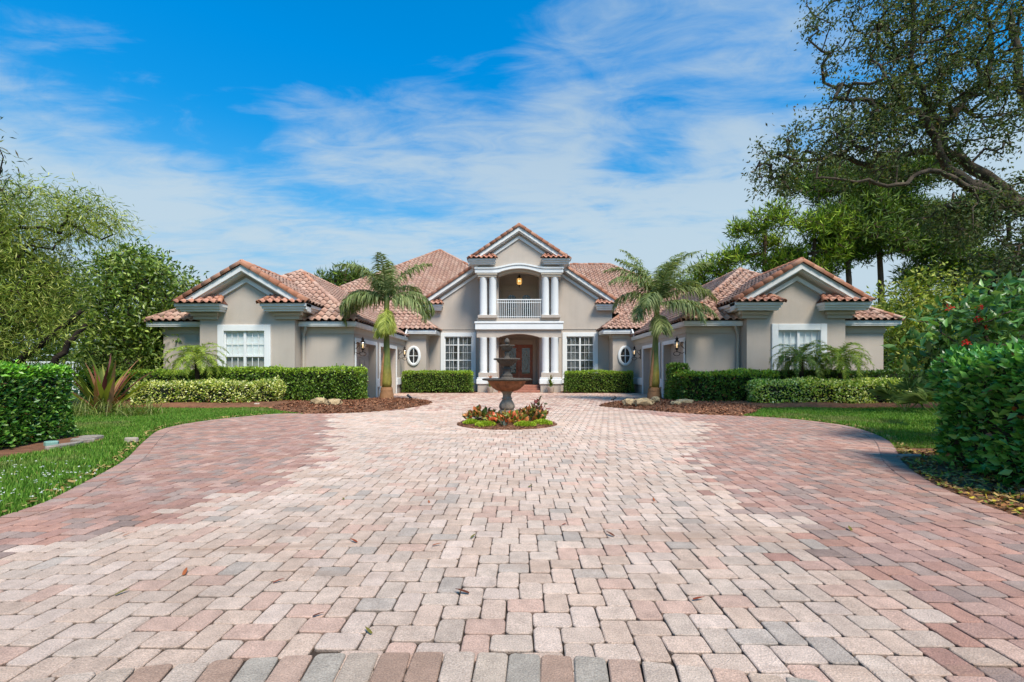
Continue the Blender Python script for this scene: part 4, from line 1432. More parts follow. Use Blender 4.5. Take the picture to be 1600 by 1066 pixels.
def hedge(name, label, cat, c, half, h, L, pal, seed, dens=1200, rot=0.0, z0=0.0, rough=0.05, mat_=None, group=None, p=None, toppal=None, edge=0.12,
          n_big=0, bottom=0.1, wr=0.55, taper=0.0):
    """clipped hedge: leaves over a lumpy rounded box round a dark twiggy core"""
    r = np.random.default_rng(seed)
    a, b = half
    areas = np.array([2 * a * h, 2 * a * h, 2 * b * h, 2 * b * h, 4 * a * b])
    N = int(areas.sum() * dens)
    f = r.choice(5, N, p=areas / areas.sum())
    s, t = r.uniform(-1, 1, N), r.uniform(-1, 1, N)
    P = np.zeros((N, 3)); Nn = np.zeros((N, 3))
    for i, (ax, sg) in enumerate(((1, -1), (1, 1), (0, -1), (0, 1))):
        m = f == i
        if ax == 1:
            P[m] = np.stack([s[m] * a, np.full(m.sum(), sg * b), (t[m] * .5 + .5) * h], 1); Nn[m, 1] = sg
        else:
            P[m] = np.stack([np.full(m.sum(), sg * a), s[m] * b, (t[m] * .5 + .5) * h], 1); Nn[m, 0] = sg
    m = f == 4
    P[m] = np.stack([s[m] * a, t[m] * b, np.full(m.sum(), h)], 1); Nn[m, 2] = 1
    # round the edges
    e = edge
    q = np.stack([np.clip(P[:, 0], -a + e, a - e), np.clip(P[:, 1], -b + e, b - e), np.clip(P[:, 2], -9, h - e)], 1)
    d = P - q
    ln = np.linalg.norm(d, axis=1, keepdims=True)
    P = q + d / (ln + 1e-9) * np.minimum(ln, e)
    Nn = unit(Nn * 0.35 + d / (ln + 1e-9))
    depth = np.abs(r.normal(0, rough * 1.0, N))
    P = P + Nn * (lumps(P, 3.2 / max(0.5, h), seed) * rough * 1.3 - depth)[:, None]
    if taper:
        P[:, :2] *= (1 - taper * (1 - P[:, 2:3] / h))
    keep = r.random(N) < np.clip((P[:, 2] / bottom), 0.15, 1)
    P, Nn, f = P[keep], Nn[keep], f[keep]
    N = len(P)
    shoot = r.random(N) < 0.035
    P = P + Nn * (shoot * r.uniform(0.02, 0.09, N))[:, None]
    D = unit(Nn * 0.55 + r.normal(0, 0.55, (N, 3)) + [0, 0, 0.25])
    Ls = L * r.uniform(0.65, 1.3, N)
    V, F = leaves(P, D, Ls, Ls * wr, r)
    C = leafcol(N, pal, r, p)
    dead = np.repeat(r.random(N) < 0.012, 4)
    C[dead] = S(150, 104, 62, 0.8)[:3]
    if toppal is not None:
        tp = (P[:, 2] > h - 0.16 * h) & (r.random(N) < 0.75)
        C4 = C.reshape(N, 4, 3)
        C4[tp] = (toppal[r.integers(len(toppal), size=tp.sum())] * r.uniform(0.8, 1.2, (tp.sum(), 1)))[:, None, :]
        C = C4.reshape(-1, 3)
    ca, sa = math.cos(rot), math.sin(rot)
    R = np.array([[ca, sa, 0], [-sa, ca, 0], [0, 0, 1]])
    V = V @ R + [c[0], c[1], z0]
    root = thing(name, label, cat, (c[0], c[1], z0), group)
    core = MB()
    core.bbox(-a + 0.10, a - 0.10, -b + 0.10, b - 0.10, 0.02, h - 0.10, min(0.15, a * 0.4, b * 0.4, h * 0.3))
    cv = np.array(core.v)
    if taper:
        cv[:, :2] *= (1 - taper * (1 - cv[:, 2:3] / h))
    cv = cv @ R + [c[0], c[1], z0]
    mesh_np('branches', cv, core.f, M_CORE, root)
    if n_big:
        cam_d2 = np.linalg.norm(P @ R + [c[0], c[1], z0] - [0, 0, 1.25], axis=1)
        out = depth[keep] < rough * 0.4
        order = np.argsort(cam_d2 + (~out) * 100)[:n_big]
        rest = np.ones(N, bool); rest[order] = False
        for i in order:
            v = V[4 * i:4 * i + 4]
            base, sa_, tip, sb = v
            m1, m2 = base + (tip - base) * 0.3, base + (tip - base) * 0.72
            w1 = (sa_ - sb) * 0.5
            up = (sa_ + sb) / 2 - (base + (tip - base) * 0.45)
            vv = np.array([base, m1 + w1 * 0.9 + up * 0.6, m2 + w1 * 0.72 + up * 0.6, tip - up * 0.5, m2 - w1 * 0.72 + up * 0.6, m1 - w1 * 0.9 + up * 0.6, m1 - up * 0.2, m2 - up * 0.2])
            mesh_np('leaf', vv, [[0, 1, 6], [1, 2, 7, 6], [2, 3, 7], [0, 6, 5], [6, 7, 4, 5], [7, 3, 4]], mat_ or M_LEAFG, root, np.tile(C[4 * i], (8, 1)), loc=Vector(base))
        sel = np.repeat(rest, 4)
        Vr, Cr = V[sel], C[sel]
        k = len(Vr) // 4
        i4 = np.arange(k) * 4
        F = np.stack([np.stack([i4, i4 + 1, i4 + 2], 1), np.stack([i4, i4 + 2, i4 + 3], 1)], 1).reshape(-1, 3)
        V, C = Vr, Cr
    o = mesh_np('foliage', V, F, mat_ or M_LEAFG, root, C)
    o['kind'] = 'stuff'
    return root


M_CORE = mat('hedge_core', S(34, 40, 20, 0.5), 1.0, 0.3, 8)
GREEN = rgbs((84, 116, 36), (100, 132, 44), (66, 98, 30), (122, 150, 56), (136, 158, 72), k=0.85)
DEEP = rgbs((58, 114, 44), (74, 130, 50), (46, 94, 36), (94, 148, 62), (118, 166, 78), k=0.95)
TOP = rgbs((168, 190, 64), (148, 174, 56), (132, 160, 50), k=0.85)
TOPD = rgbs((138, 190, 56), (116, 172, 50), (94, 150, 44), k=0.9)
VARIE = rgbs((190, 194, 96), (216, 214, 138), (146, 164, 60), (104, 132, 44), (232, 228, 178), (78, 106, 36), k=0.9)

NEARH = rgbs((58, 104, 32), (74, 122, 40), (44, 84, 28), (98, 140, 52), (128, 160, 76), k=0.9)
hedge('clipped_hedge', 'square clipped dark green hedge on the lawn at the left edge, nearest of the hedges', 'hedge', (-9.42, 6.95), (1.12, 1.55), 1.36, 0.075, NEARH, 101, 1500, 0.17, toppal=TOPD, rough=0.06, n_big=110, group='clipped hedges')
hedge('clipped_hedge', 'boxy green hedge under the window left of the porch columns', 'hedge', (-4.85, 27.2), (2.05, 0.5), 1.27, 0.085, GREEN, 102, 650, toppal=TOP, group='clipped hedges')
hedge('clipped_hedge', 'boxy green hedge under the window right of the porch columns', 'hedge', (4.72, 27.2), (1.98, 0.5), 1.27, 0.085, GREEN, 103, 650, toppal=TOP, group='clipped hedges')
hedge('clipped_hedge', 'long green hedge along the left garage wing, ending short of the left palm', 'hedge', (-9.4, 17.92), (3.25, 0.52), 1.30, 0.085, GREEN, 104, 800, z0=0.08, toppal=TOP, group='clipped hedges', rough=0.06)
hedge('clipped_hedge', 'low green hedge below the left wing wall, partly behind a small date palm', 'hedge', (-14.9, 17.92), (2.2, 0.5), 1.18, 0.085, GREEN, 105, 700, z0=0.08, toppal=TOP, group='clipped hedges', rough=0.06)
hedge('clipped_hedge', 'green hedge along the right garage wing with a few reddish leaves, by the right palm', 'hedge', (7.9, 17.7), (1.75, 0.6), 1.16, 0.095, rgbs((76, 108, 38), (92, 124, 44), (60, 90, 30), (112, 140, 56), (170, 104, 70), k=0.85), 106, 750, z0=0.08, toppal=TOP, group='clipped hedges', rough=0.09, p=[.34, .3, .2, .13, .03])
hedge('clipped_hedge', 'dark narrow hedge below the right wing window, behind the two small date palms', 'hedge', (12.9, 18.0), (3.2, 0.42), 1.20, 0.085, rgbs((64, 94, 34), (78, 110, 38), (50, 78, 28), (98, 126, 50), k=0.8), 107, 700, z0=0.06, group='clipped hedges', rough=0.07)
hedge('clipped_shrub', 'small taller square shrub between right palm and right hedge', 'shrub', (6.35, 18.35), (0.36, 0.34), 1.48, 0.085, GREEN, 108, 800, z0=0.08, rough=0.06)
hedge('variegated_hedge', 'cream and green variegated low hedge in front of the left wing', 'hedge', (-11.25, 16.55), (2.35, 0.62), 0.84, 0.085, VARIE, 109, 900, rot=0.28, z0=0.05, mat_=M_LEAF, group='variegated hedges', rough=0.11, edge=0.3, p=[.24, .24, .16, .14, .12, .10])
hedge('variegated_hedge', 'cream and green variegated low hedge in front of the right wing', 'hedge', (11.1, 16.75), (2.65, 0.55), 0.90, 0.085, VARIE * 1.3, 110, 900, z0=0.05, mat_=M_LEAF, group='variegated hedges', rough=0.11, edge=0.3, p=[.24, .2, .2, .16, .08, .12])  # leaf colours brightened to make up for the oak's shade here
hedge('big_bush', 'large glossy dark green bush at the right edge beside the driveway', 'bush', (7.15, 4.75), (1.98, 1.22), 1.46, 0.105, DEEP, 111, 1150, rot=-0.28, toppal=None, rough=0.13, edge=0.40, n_big=185, taper=0.06, bottom=0.3, wr=0.58)


# ------------------------------------------------------------ trees
class Tree:
    """skeleton grown towards scattered targets; branch radii follow how much hangs on them"""
    def __init__(self, seed):
        self.r = np.random.default_rng(seed)
        self.p, self.par, self.fix = [], [], []

    def limb(self, pts, parent=None, radii=None, step=0.35):
        """explicit limb as a polyline"""
        last = parent
        pts = [np.array(p, float) for p in pts]
        if parent is None:
            self.p.append(pts[0]); self.par.append(-1); self.fix.append(radii[0] if radii else 0)
            last = len(self.p) - 1
        sm = smooth_path([tuple(q) for q in pts], 4) if len(pts) > 2 else [tuple(pts[0]), tuple(pts[1])]
        n = len(sm)
        for i, q in enumerate(sm[1:], 1):
            self.p.append(np.array(q) + self.r.normal(0, 0.025, 3)); self.par.append(last)
            self.fix.append(radii[0] + (radii[1] - radii[0]) * i / (n - 1) if radii else 0)
            last = len(self.p) - 1
        return last

    def nearest(self, q):
        return int(np.argmin(np.linalg.norm(np.array(self.p) - np.array(q), axis=1)))

    def grow(self, targets, step=0.45, sag=0.05, jit=0.06):
        T = np.array(targets)
        A = np.array(self.p)
        d0 = np.min(np.linalg.norm(T[:, None, :] - A[None], axis=2), axis=1)
        self.tips = []
        buf = np.zeros((len(A) + len(T) * 14, 3)); buf[:len(A)] = A
        n = len(A)
        for ti in np.argsort(d0):
            q = T[ti]
            dd = np.linalg.norm(buf[:n] - q, axis=1)
            i = int(np.argmin(dd))
            L = dd[i]
            k = int(min(12, max(1, round(L / step))))
            last = i
            a = buf[i].copy()
            for s in range(1, k + 1):
                t = s / k
                pt = a + (q - a) * t + np.array([0, 0, -sag * L * (4 * t * (1 - t))]) + (self.r.normal(0, jit, 3) if s < k else 0)
                buf[n] = pt
                self.p.append(pt); self.par.append(last); self.fix.append(0)
                last = n
                n += 1
            self.tips.append(last)

    def wood(self, name, m, parent, r_tip=0.008, expo=0.46, k=5):
        N = len(self.p)
        cnt = np.zeros(N)
        for t in self.tips: cnt[t] += 1
        for i in range(N - 1, -1, -1):
            if cnt[i] == 0: cnt[i] = 0.6
            if self.par[i] >= 0: cnt[self.par[i]] += cnt[i]
        rad = r_tip * np.maximum(cnt, 1) ** expo
        fx = np.array(self.fix)
        rad = np.where(fx > 0, fx, rad)
        P = np.array(self.p); par = np.array(self.par)
        idx = np.where(par >= 0)[0]
        a, b = P[par[idx]], P[idx]
        d = unit(b - a)
        ref = np.where(np.abs(d[:, 2:3]) > 0.9, [[1.0, 0, 0]], [[0, 0, 1.0]])
        u = unit(np.cross(d, ref)); v = np.cross(d, u)
        ra = np.minimum(rad[par[idx]], rad[idx] * 1.35); rb = rad[idx]
        ra = np.where(fx[idx] > 0, rad[par[idx]], ra)
        ang = np.arange(k) * 2 * PI / k
        ring = lambda c, rr: c[:, None, :] + (u[:, None, :] * np.cos(ang)[None, :, None] + v[:, None, :] * np.sin(ang)[None, :, None]) * rr[:, None, None]
        V = np.concatenate([ring(a - d * ra[:, None] * 0.25, ra), ring(b + d * rb[:, None] * 0.25, rb)], 1).reshape(-1, 3)
        base = np.arange(len(idx))[:, None] * 2 * k
        j = np.arange(k)[None, :]
        F = np.stack([base + j, base + (j + 1) % k, base + k + (j + 1) % k, base + k + j], 2).reshape(-1, 4)
        return mesh_np(name, V, F, m, parent, None, True)


def ellipsoid_pts(r, n, c, rad, inner=0.35):
    d = unit(r.normal(0, 1, (n, 3)))
    t = inner + (1 - inner) * r.random((n, 1)) ** 0.6
    return np.array(c) + d * t * np.array(rad)


def clump_leaves(r, tips, per, spread, L, wr, pal, p=None, droop=0.0, out=0.5, centre=None, flat=None, j=0.25):
    n = len(tips) * per
    T = np.repeat(np.array(tips), per, 0)
    off = r.normal(0, 1, (n, 3))
    P = T + off * np.array(spread) * 0.5
    D = r.normal(0, 0.6, (n, 3)) + unit(off) * out + [0, 0, -droop]
    D = unit(D)
    Ls = L * r.uniform(0.6, 1.3, n)
    V, F = leaves(P, D, Ls, Ls * wr, r, flat=flat)
    tint = np.repeat(r.uniform(0.75, 1.22, (len(tips), 1)), per * 4, 0)
    return V, F, leafcol(n, pal, r, p, j) * tint


# --- the live oak leaning in from the right
ok_ = Tree(201)
R1 = ok_.r
base = ok_.limb([(15.0, 12.6, -0.1), (14.9, 12.5, 2.4), (14.6, 12.3, 4.5)], None, (0.42, 0.30))
n1_ = ok_.limb([ok_.p[base], (13.6, 12.1, 5.35), (12.5, 12.0, 5.75), (11.6, 11.9, 6.05)], base, (0.22, 0.15))
ok_.limb([ok_.p[n1_], (11.0, 11.9, 6.6), (10.65, 11.85, 7.3), (10.1, 11.8, 7.9), (9.2, 11.8, 8.15), (8.3, 11.7, 8.2)], n1_, (0.12, 0.035))
n2_ = ok_.nearest((13.2, 12.1, 5.5))
n3_ = ok_.limb([ok_.p[n2_], (12.0, 12.3, 6.75), (11.3, 12.3, 7.1)], n2_, (0.15, 0.11))
n3b = ok_.limb([ok_.p[n3_], (11.15, 12.3, 7.9), (10.6, 12.2, 8.7), (10.3, 12.1, 9.5), (10.3, 12.0, 11.2)], n3_, (0.11, 0.045))
ok_.limb([ok_.p[n3_], (10.4, 12.2, 7.05), (9.4, 12.2, 6.65), (8.5, 12.1, 6.95), (7.6, 12.0, 6.75), (6.7, 12.0, 6.85), (6.15, 12.0, 6.5)], n3_, (0.085, 0.02))
n4_ = ok_.nearest((12.3, 12.0, 5.8))
ok_.limb([ok_.p[n4_], (11.1, 11.6, 5.95), (10.2, 11.5, 6.25), (9.3, 11.4, 5.85), (8.3, 11.3, 5.95), (7.3, 11.3, 6.0)], n4_, (0.08, 0.022))
n5_ = ok_.nearest((11.3, 12.3, 7.6))
ok_.limb([ok_.p[n5_], (12.0, 12.4, 8.6), (12.8, 12.6, 9.4), (13.0, 12.8, 11.0)], n5_, (0.10, 0.04))
ok_.limb([ok_.p[base], (14.8, 12.6, 6.5), (14.2, 13.0, 8.8), (14.0, 13.2, 11.5)], base, (0.22, 0.07))
ok_.limb([ok_.p[base], (15.8, 11.5, 6.2), (16.5, 10.2, 7.8)], base, (0.18, 0.07))
tg = [ellipsoid_pts(R1, 430, (10.6, 12.0, 8.8), (2.9, 1.6, 2.8), 0.15), ellipsoid_pts(R1, 100, (8.2, 11.8, 6.9), (2.0, 1.0, 1.0), 0.2), ellipsoid_pts(R1, 34, (6.6, 11.8, 6.3), (0.7, 0.6, 0.55), 0.2),
      ellipsoid_pts(R1, 190, (12.6, 12.2, 9.8), (3.2, 2.0, 2.8), 0.2), ellipsoid_pts(R1, 90, (8.9, 12.0, 10.9), (1.7, 1.3, 1.7), 0.2), ellipsoid_pts(R1, 140, (13.0, 11.8, 5.0), (1.8, 1.4, 1.5), 0.2), ellipsoid_pts(R1, 80, (11.4, 12.0, 5.2), (1.2, 1.2, 0.7), 0.2),
      ellipsoid_pts(R1, 60, (15.6, 11.8, 8.5), (2.0, 2.0, 2.2), 0.2), ellipsoid_pts(R1, 90, (11.5, 12.0, 11.6), (3.2, 2.0, 0.9), 0.2), ellipsoid_pts(R1, 50, (9.0, 12.0, 7.4), (1.6, 1.0, 0.9), 0.2)]
ok_.grow(np.concatenate(tg), 0.40, -0.05, 0.07)
oak = thing('live_oak', 'tall oak with twisting bare limbs and sparse dark leaves reaching in from the right', 'tree', (15.0, 12.6, 0))
ok_.wood('trunk', M_BARK, oak, 0.0095, 0.47, 6)
tips = np.array(ok_.p)[ok_.tips]
mids = np.array(ok_.p)[R1.choice(len(ok_.p), 520)]
mids = mids[mids[:, 2] > 5.2]
tips = np.concatenate([tips, mids])
OAKP = rgbs((86, 102, 58), (104, 118, 68), (68, 84, 48), (112, 120, 74), (118, 106, 76), k=0.72)
V, F, C = clump_leaves(R1, tips, 25, (0.23, 0.23, 0.20), 0.098, 0.42, OAKP, [.3, .28, .24, .12, .06], droop=0.25, j=0.15)
V2, F2, C2_ = clump_leaves(R1, tips[:1200], 6, (0.25, 0.25, 0.8), 0.10, 0.4, OAKP, None, droop=0.7)
o = mesh_np('crown', np.concatenate([V, V2]), np.concatenate([F, F2 + len(V)]), M_LEAF, oak, np.concatenate([C, C2_]))


def broadleaf(name, label, c, trunks, ells, n_t, per, L, wr, pal, seed, p=None, spread=0.5, group=None, bark=None, droop=0.1, r_tip=0.012, mat_=None, flat=None, cat='tree', sag=-0.03, r0=0.16):
    t = Tree(seed)
    r = t.r
    for pts in trunks:
        t.limb([np.array(c) + np.array(q) for q in pts], None, (r0, r0 * 0.5))
    tot = sum(e[2] for e in ells)
    T = np.concatenate([ellipsoid_pts(r, max(4, int(n_t * e[2] / tot)), np.array(c) + np.array(e[0]), e[1], 0.35) for e in ells])
    t.grow(T, 0.5, sag, 0.07)
    root = thing(name, label, cat, c, group)
    t.wood('trunk', bark or M_BARKD, root, r_tip, 0.46, 5)
    tips = np.array(t.p)[t.tips]
    V, F, C = clump_leaves(r, tips, per, (spread, spread, spread * 0.75), L, wr, pal, p, droop, flat=flat)
    mesh_np('crown', V, F, mat_ or M_LEAF, root, C)
    return root


WILLOW = rgbs((132, 146, 58), (112, 130, 48), (150, 160, 72), (90, 108, 38), (168, 168, 94), k=0.95)
MAGN = rgbs((104, 126, 44), (128, 148, 60), (80, 104, 36), (156, 170, 84), (64, 86, 30), k=0.9)
broadleaf('weeping_tree', 'feathery olive green tree with dark leaning trunks behind the left clipped hedge', (-16.0, 14.0, 0),
          [[(0.6, 0, 0), (0.2, 0, 1.3), (1.2, 0, 2.2), (2.2, 0.2, 3.2)], [(-0.2, 0.3, 0), (-0.6, 0.2, 1.6), (0.2, 0.2, 2.9), (0.8, 0, 4.3)], [(0.9, -0.2, 0), (1.4, -0.1, 1.2), (1.9, 0, 2.1), (2.3, 0.2, 2.7)], [(-0.8, 0, 0), (-1.8, 0.2, 2.2), (-2.6, 0, 4.0)]],
          [((-0.4, 0, 3.8), (2.5, 1.7, 2.5), 7), ((-2.5, 0.3, 4.6), (2.5, 1.8, 2.6), 4), ((0.4, 0, 6.2), (2.2, 1.4, 0.9), 1.6), ((2.6, 0, 6.0), (1.1, 0.8, 0.6), 0.6)], 600, 84, 0.20, 0.13, WILLOW, 211, None, 0.62, droop=0.45, r_tip=0.009, r0=0.12)
broadleaf('magnolia_tree', 'dense rounded broad leaved tree touching the left wing of the house', (-17.2, 20.6, 0),
          [[(0, 0, 0), (0.1, 0, 2.0), (0, 0.2, 4.5)]], [((-0.2, 0, 4.0), (2.7, 2.2, 2.8), 6), ((-1.4, -0.3, 2.6), (2.0, 1.6, 2.2), 2), ((1.3, -0.4, 2.3), (1.1, 1.2, 2.0), 2), ((-0.4, 0, 5.9), (1.4, 1.1, 1.1), 1)], 600, 34, 0.24, 0.36, MAGN, 212, None, 0.62, droop=0.05, mat_=M_LEAFG)
BG1 = rgbs((70, 92, 38), (92, 112, 48), (54, 72, 30), (116, 130, 60), k=0.90)
BG2 = rgbs((120, 132, 48), (142, 148, 60), (96, 112, 40), (160, 160, 76), k=0.95)
BG3 = rgbs((52, 66, 34), (66, 80, 42), (40, 52, 28), (88, 90, 52), k=0.95)
broadleaf('shade_tree', 'mid green tree behind the feathery tree at the far left', (-30, 26, 0), [[(0, 0, 0), (0, 0, 3), (0.3, 0, 5)]], [((0, 0, 4.8), (4.5, 3, 3.6), 1)], 240, 34, 0.32, 0.4, BG1, 213, None, 0.9)
broadleaf('shade_tree', 'far green tree showing above the roof edge between magnolia and left wing', (-24, 34, 0), [[(0, 0, 0), (0, 0, 3), (0.3, 0, 5)]], [((0, 0, 5.0), (4.4, 3, 3.2), 1)], 220, 30, 0.34, 0.4, BG1, 214, None, 0.95)
broadleaf('shade_tree', 'yellow green tree behind the eave of the right wing', (27.5, 30, 0), [[(0, 0, 0), (0, 0, 3), (0.3, 0, 5)]], [((0, 0, 4.3), (4.6, 3, 3.6), 1)], 260, 32, 0.32, 0.4, BG2, 215, None, 0.9)
broadleaf('shade_tree', 'low bushy green tree between the pine trunks behind the right wing', (32.0, 36, 0), [[(0, 0, 0), (0, 0, 2), (0.3, 0, 4)]], [((0, 0, 4.2), (5.0, 3, 3.4), 1)], 260, 34, 0.34, 0.4, BG1, 229, None, 0.9)
broadleaf('shade_tree', 'dark olive tree behind the red flowering shrub', (22.0, 19.5, 0), [[(0, 0, 0), (0, 0, 2.2), (0.3, 0, 4)]], [((0, 0, 3.8), (3.2, 2.4, 3.2), 2), ((-2.4, -0.3, 2.2), (1.7, 1.4, 2.0), 1)], 380, 34, 0.20, 0.42, BG3, 216, None, 0.75)
broadleaf('shade_tree', 'tall dark tree at the right edge behind the oak', (33.0, 25, 0), [[(0, 0, 0), (0, 0, 4), (0.3, 0, 7)]], [((0, 0, 6.8), (5.0, 3, 5.2), 1)], 330, 30, 0.30, 0.4, BG3, 217, None, 0.95)
broadleaf('garden_shrub', 'loose yellow green shrub at the outer corner of the right wing', (17.3, 18.6, 0), [[(0, 0, 0), (0, 0, 0.8), (0.1, 0, 1.4)]], [((0, 0, 1.5), (1.5, 1.1, 1.4), 1)], 150, 32, 0.15, 0.4, BG2, 218, None, 0.5, cat='shrub', r0=0.05)
broadleaf('garden_shrub', 'dark leafy shrub at the left end of the left wing hedge', (-17.2, 19.2, 0), [[(0, 0, 0), (0, 0, 0.8), (0.1, 0, 1.4)]], [((0, 0, 1.2), (1.6, 1.0, 1.2), 1)], 140, 32, 0.15, 0.4, BG1, 219, None, 0.5, cat='shrub', r0=0.05)

# --- pines behind the house
def pine(label, x, y, h, clumps, seed, pal, big=1.0):
    t = Tree(seed); r = t.r
    t.limb([(x, y, 0), (x + 0.1, y, h * 0.4), (x - 0.15, y, h * 0.75), (x, y, h * 0.97)], None, (0.33, 0.10))
    cen = np.array([(x + a, y + r.normal(0, 1.0), b) for a, b, _ in clumps])
    t.grow(cen, 0.7, 0.06, 0.10)
    T, per = [], 10
    for (a, b, s), c in zip(clumps, cen):
        k = int(34 * s * s) + 10
        T.append(ellipsoid_pts(r, k, c, (s * 1.2, s * 1.0, s * 0.85), 0.15))
    T = np.concatenate(T)
    t2 = t.tips[:]
    t.grow(T, 0.6, 0.03, 0.06)
    root = thing('pine_tree', label, 'tree', (x, y, 0), 'pines behind the house')
    t.wood('trunk', M_PINEBARK, root, 0.018, 0.44, 5)
    V, F, C = clump_leaves(r, T, per, (0.40 * big, 0.40 * big, 0.32 * big), 0.62, 0.16, pal, None, -0.5, 0.6)
    mesh_np('crown', V, F, M_NEEDLE, root, C)


PINEP = rgbs((132, 156, 42), (108, 134, 36), (156, 172, 56), (74, 96, 28), k=0.85)
PINED = rgbs((96, 120, 42), (78, 100, 36), (122, 142, 52), (58, 78, 28), k=0.8)
pr = np.random.default_rng(5)
pine('slim pine with separate clumped branches right of the right palm', 22.6, 42, 16.0, [(-5.2, 10.8, 1.3), (-3.9, 11.3, 1.2), (-2.2, 13.9, 1.4), (-0.6, 14.4, 1.6), (0.8, 13.2, 1.3), (-1.6, 12.0, 1.2), (1.6, 11.3, 1.3), (-4.0, 10.0, 1.0), (0.2, 10.8, 1.3)], 221, PINEP)
pine('yellowish pine just above the left rake of the right wing gable', 26.4, 41, 14.5, [(-1.0, 13.8, 1.4), (0.8, 14.2, 1.5), (1.5, 12.0, 1.5), (-1.6, 11.6, 1.5), (0, 10.5, 1.6), (2.2, 10.6, 1.3)], 222, PINEP)
pine('tall pine with bare trunk above the right wing gable apex', 30.0, 42, 19.5, [(pr.uniform(-4, 3.6), pr.uniform(12.5, 19.5), pr.uniform(1.4, 2.0)) for _ in range(22)], 223, PINED)
pine('tall pine with bare trunk to the right of the gable of the right wing', 32.9, 42, 20.0, [(pr.uniform(-2.5, 5.0), pr.uniform(12.5, 19.5), pr.uniform(1.4, 2.0)) for _ in range(22)], 224, PINED)
pine('pine standing farthest right, behind the oak leaves', 39.5, 42, 18.0, [(pr.uniform(-3.0, 4.0), pr.uniform(8, 17), pr.uniform(1.4, 2.0)) for _ in range(18)], 225, PINED)
pine('small pine top peeking over the roof beside the right palm', 17.2, 46, 10.6, [(0.2, 9.9, 1.3), (-1.0, 9.0, 1.2), (1.2, 9.2, 1.2), (0, 8.3, 1.4)], 226, PINEP)
pine('small pine top peeking over the roof beside the left palm', -17.6, 46, 12.0, [(0.2, 11.1, 1.5), (-1.5, 10.3, 1.4), (1.6, 10.4, 1.3), (0, 9.3, 1.6)], 227, PINED)

# --- far wood closing the horizon
r = np.random.default_rng(230)
n = 900
th = r.uniform(-1.25, 1.25, n)
rad = r.uniform(75, 100, n)
cen = np.stack([np.sin(th) * rad, np.cos(th) * rad, r.uniform(0.5, 5.5, n) * (1 + 0.4 * np.sin(th * 9))], 1)
V, F, C = clump_leaves(r, cen, 26, (5, 5, 2.2), 1.0, 0.5, BG1, None)
o = mesh_np('far_wood', V, F, M_LEAF, None, C)
tag(o, 'distant green wood along the horizon behind the house', 'wood', None, 'stuff')


# ------------------------------------------------------------ palms
def frond_mesh(r, base, az, el, L, n_l, ll, lw, curve, droop, pal, rach=0.018, vee=0.5, twist=0.0, stem=0.12):
    """arching feather leaf: rachis and two rows of hanging leaflets"""
    base = np.array(base, float)
    h = np.array([math.cos(az), math.sin(az), 0.0])
    k = 14
    pts = [base]
    e = el
    for i in range(k):
        pts.append(pts[-1] + (h * math.cos(e) + np.array([0, 0, math.sin(e)])) * L / k)
        e -= curve * (0.5 + i / k) / k * 1.3
    P = np.array(pts)
    mb = MB(); mb.tube([tuple(p) for p in P], [rach * (1 - 0.85 * i / k) for i in range(k + 1)], 5)
    Vr, Fr = np.array(mb.v), mb.f
    side = np.cross(h, [0, 0, 1.0])
    Vs, Fs, Cs = [Vr], [list(f) for f in Fr], [np.tile(pal[0] * 1.1, (len(Vr), 1))]
    off = len(Vr)
    t = np.linspace(stem, 0.99, n_l)
    s_ = t * k
    i0 = np.minimum(s_.astype(int), k - 1)
    Q = P[i0] + (P[i0 + 1] - P[i0]) * (s_ - i0)[:, None]
    Tn = unit(P[i0 + 1] - P[i0])
    env = np.sin(np.clip(0.18 + 0.9 * t, 0, 1) * PI) ** 0.6 * 0.75 + 0.25
    for sg in (-1, 1):
        n = len(t)
        up = np.cross(side[None] * 1.0, Tn)
        D = unit(Tn * 0.62 + side * sg * 0.9 + up * vee * r.uniform(-0.35, 1.0, (n, 1)) + r.normal(0, 0.12, (n, 3)))
        ln = ll * env * r.uniform(0.85, 1.12, n)
        a0 = Q
        a1 = a0 + D * (ln * 0.45)[:, None] + [0, 0, -1] * (droop * ln * 0.12)[:, None]
        D2 = unit(D + np.array([0, 0, -1.0]) * droop * r.uniform(0.7, 1.3, (n, 1)))
        a2 = a1 + D2 * (ln * 0.55)[:, None]
        wv = unit(np.cross(D, up + r.normal(0, 0.3, (n, 3)))) * (lw * 0.5)
        v = np.stack([a0 - wv * 0.5, a0 + wv * 0.5, a1 + wv, a1 - wv, a2], 1).reshape(-1, 3)
        Vs.append(v)
        for q in range(n):
            o_ = off + q * 5
            Fs.append([o_, o_ + 1, o_ + 2, o_ + 3]); Fs.append([o_ + 3, o_ + 2, o_ + 4])
        off += 5 * n
        c = pal[r.integers(len(pal), size=n)] * r.uniform(0.8, 1.2, (n, 1))
        Cs.append(np.repeat(c, 5, 0))
    return np.concatenate(Vs), Fs, np.concatenate(Cs)


ROYAL = rgbs((96, 110, 62), (114, 124, 76), (78, 92, 52), (140, 148, 100), k=1.05)
YNG = rgbs((154, 164, 70), (138, 150, 62), (170, 176, 90), k=0.75)


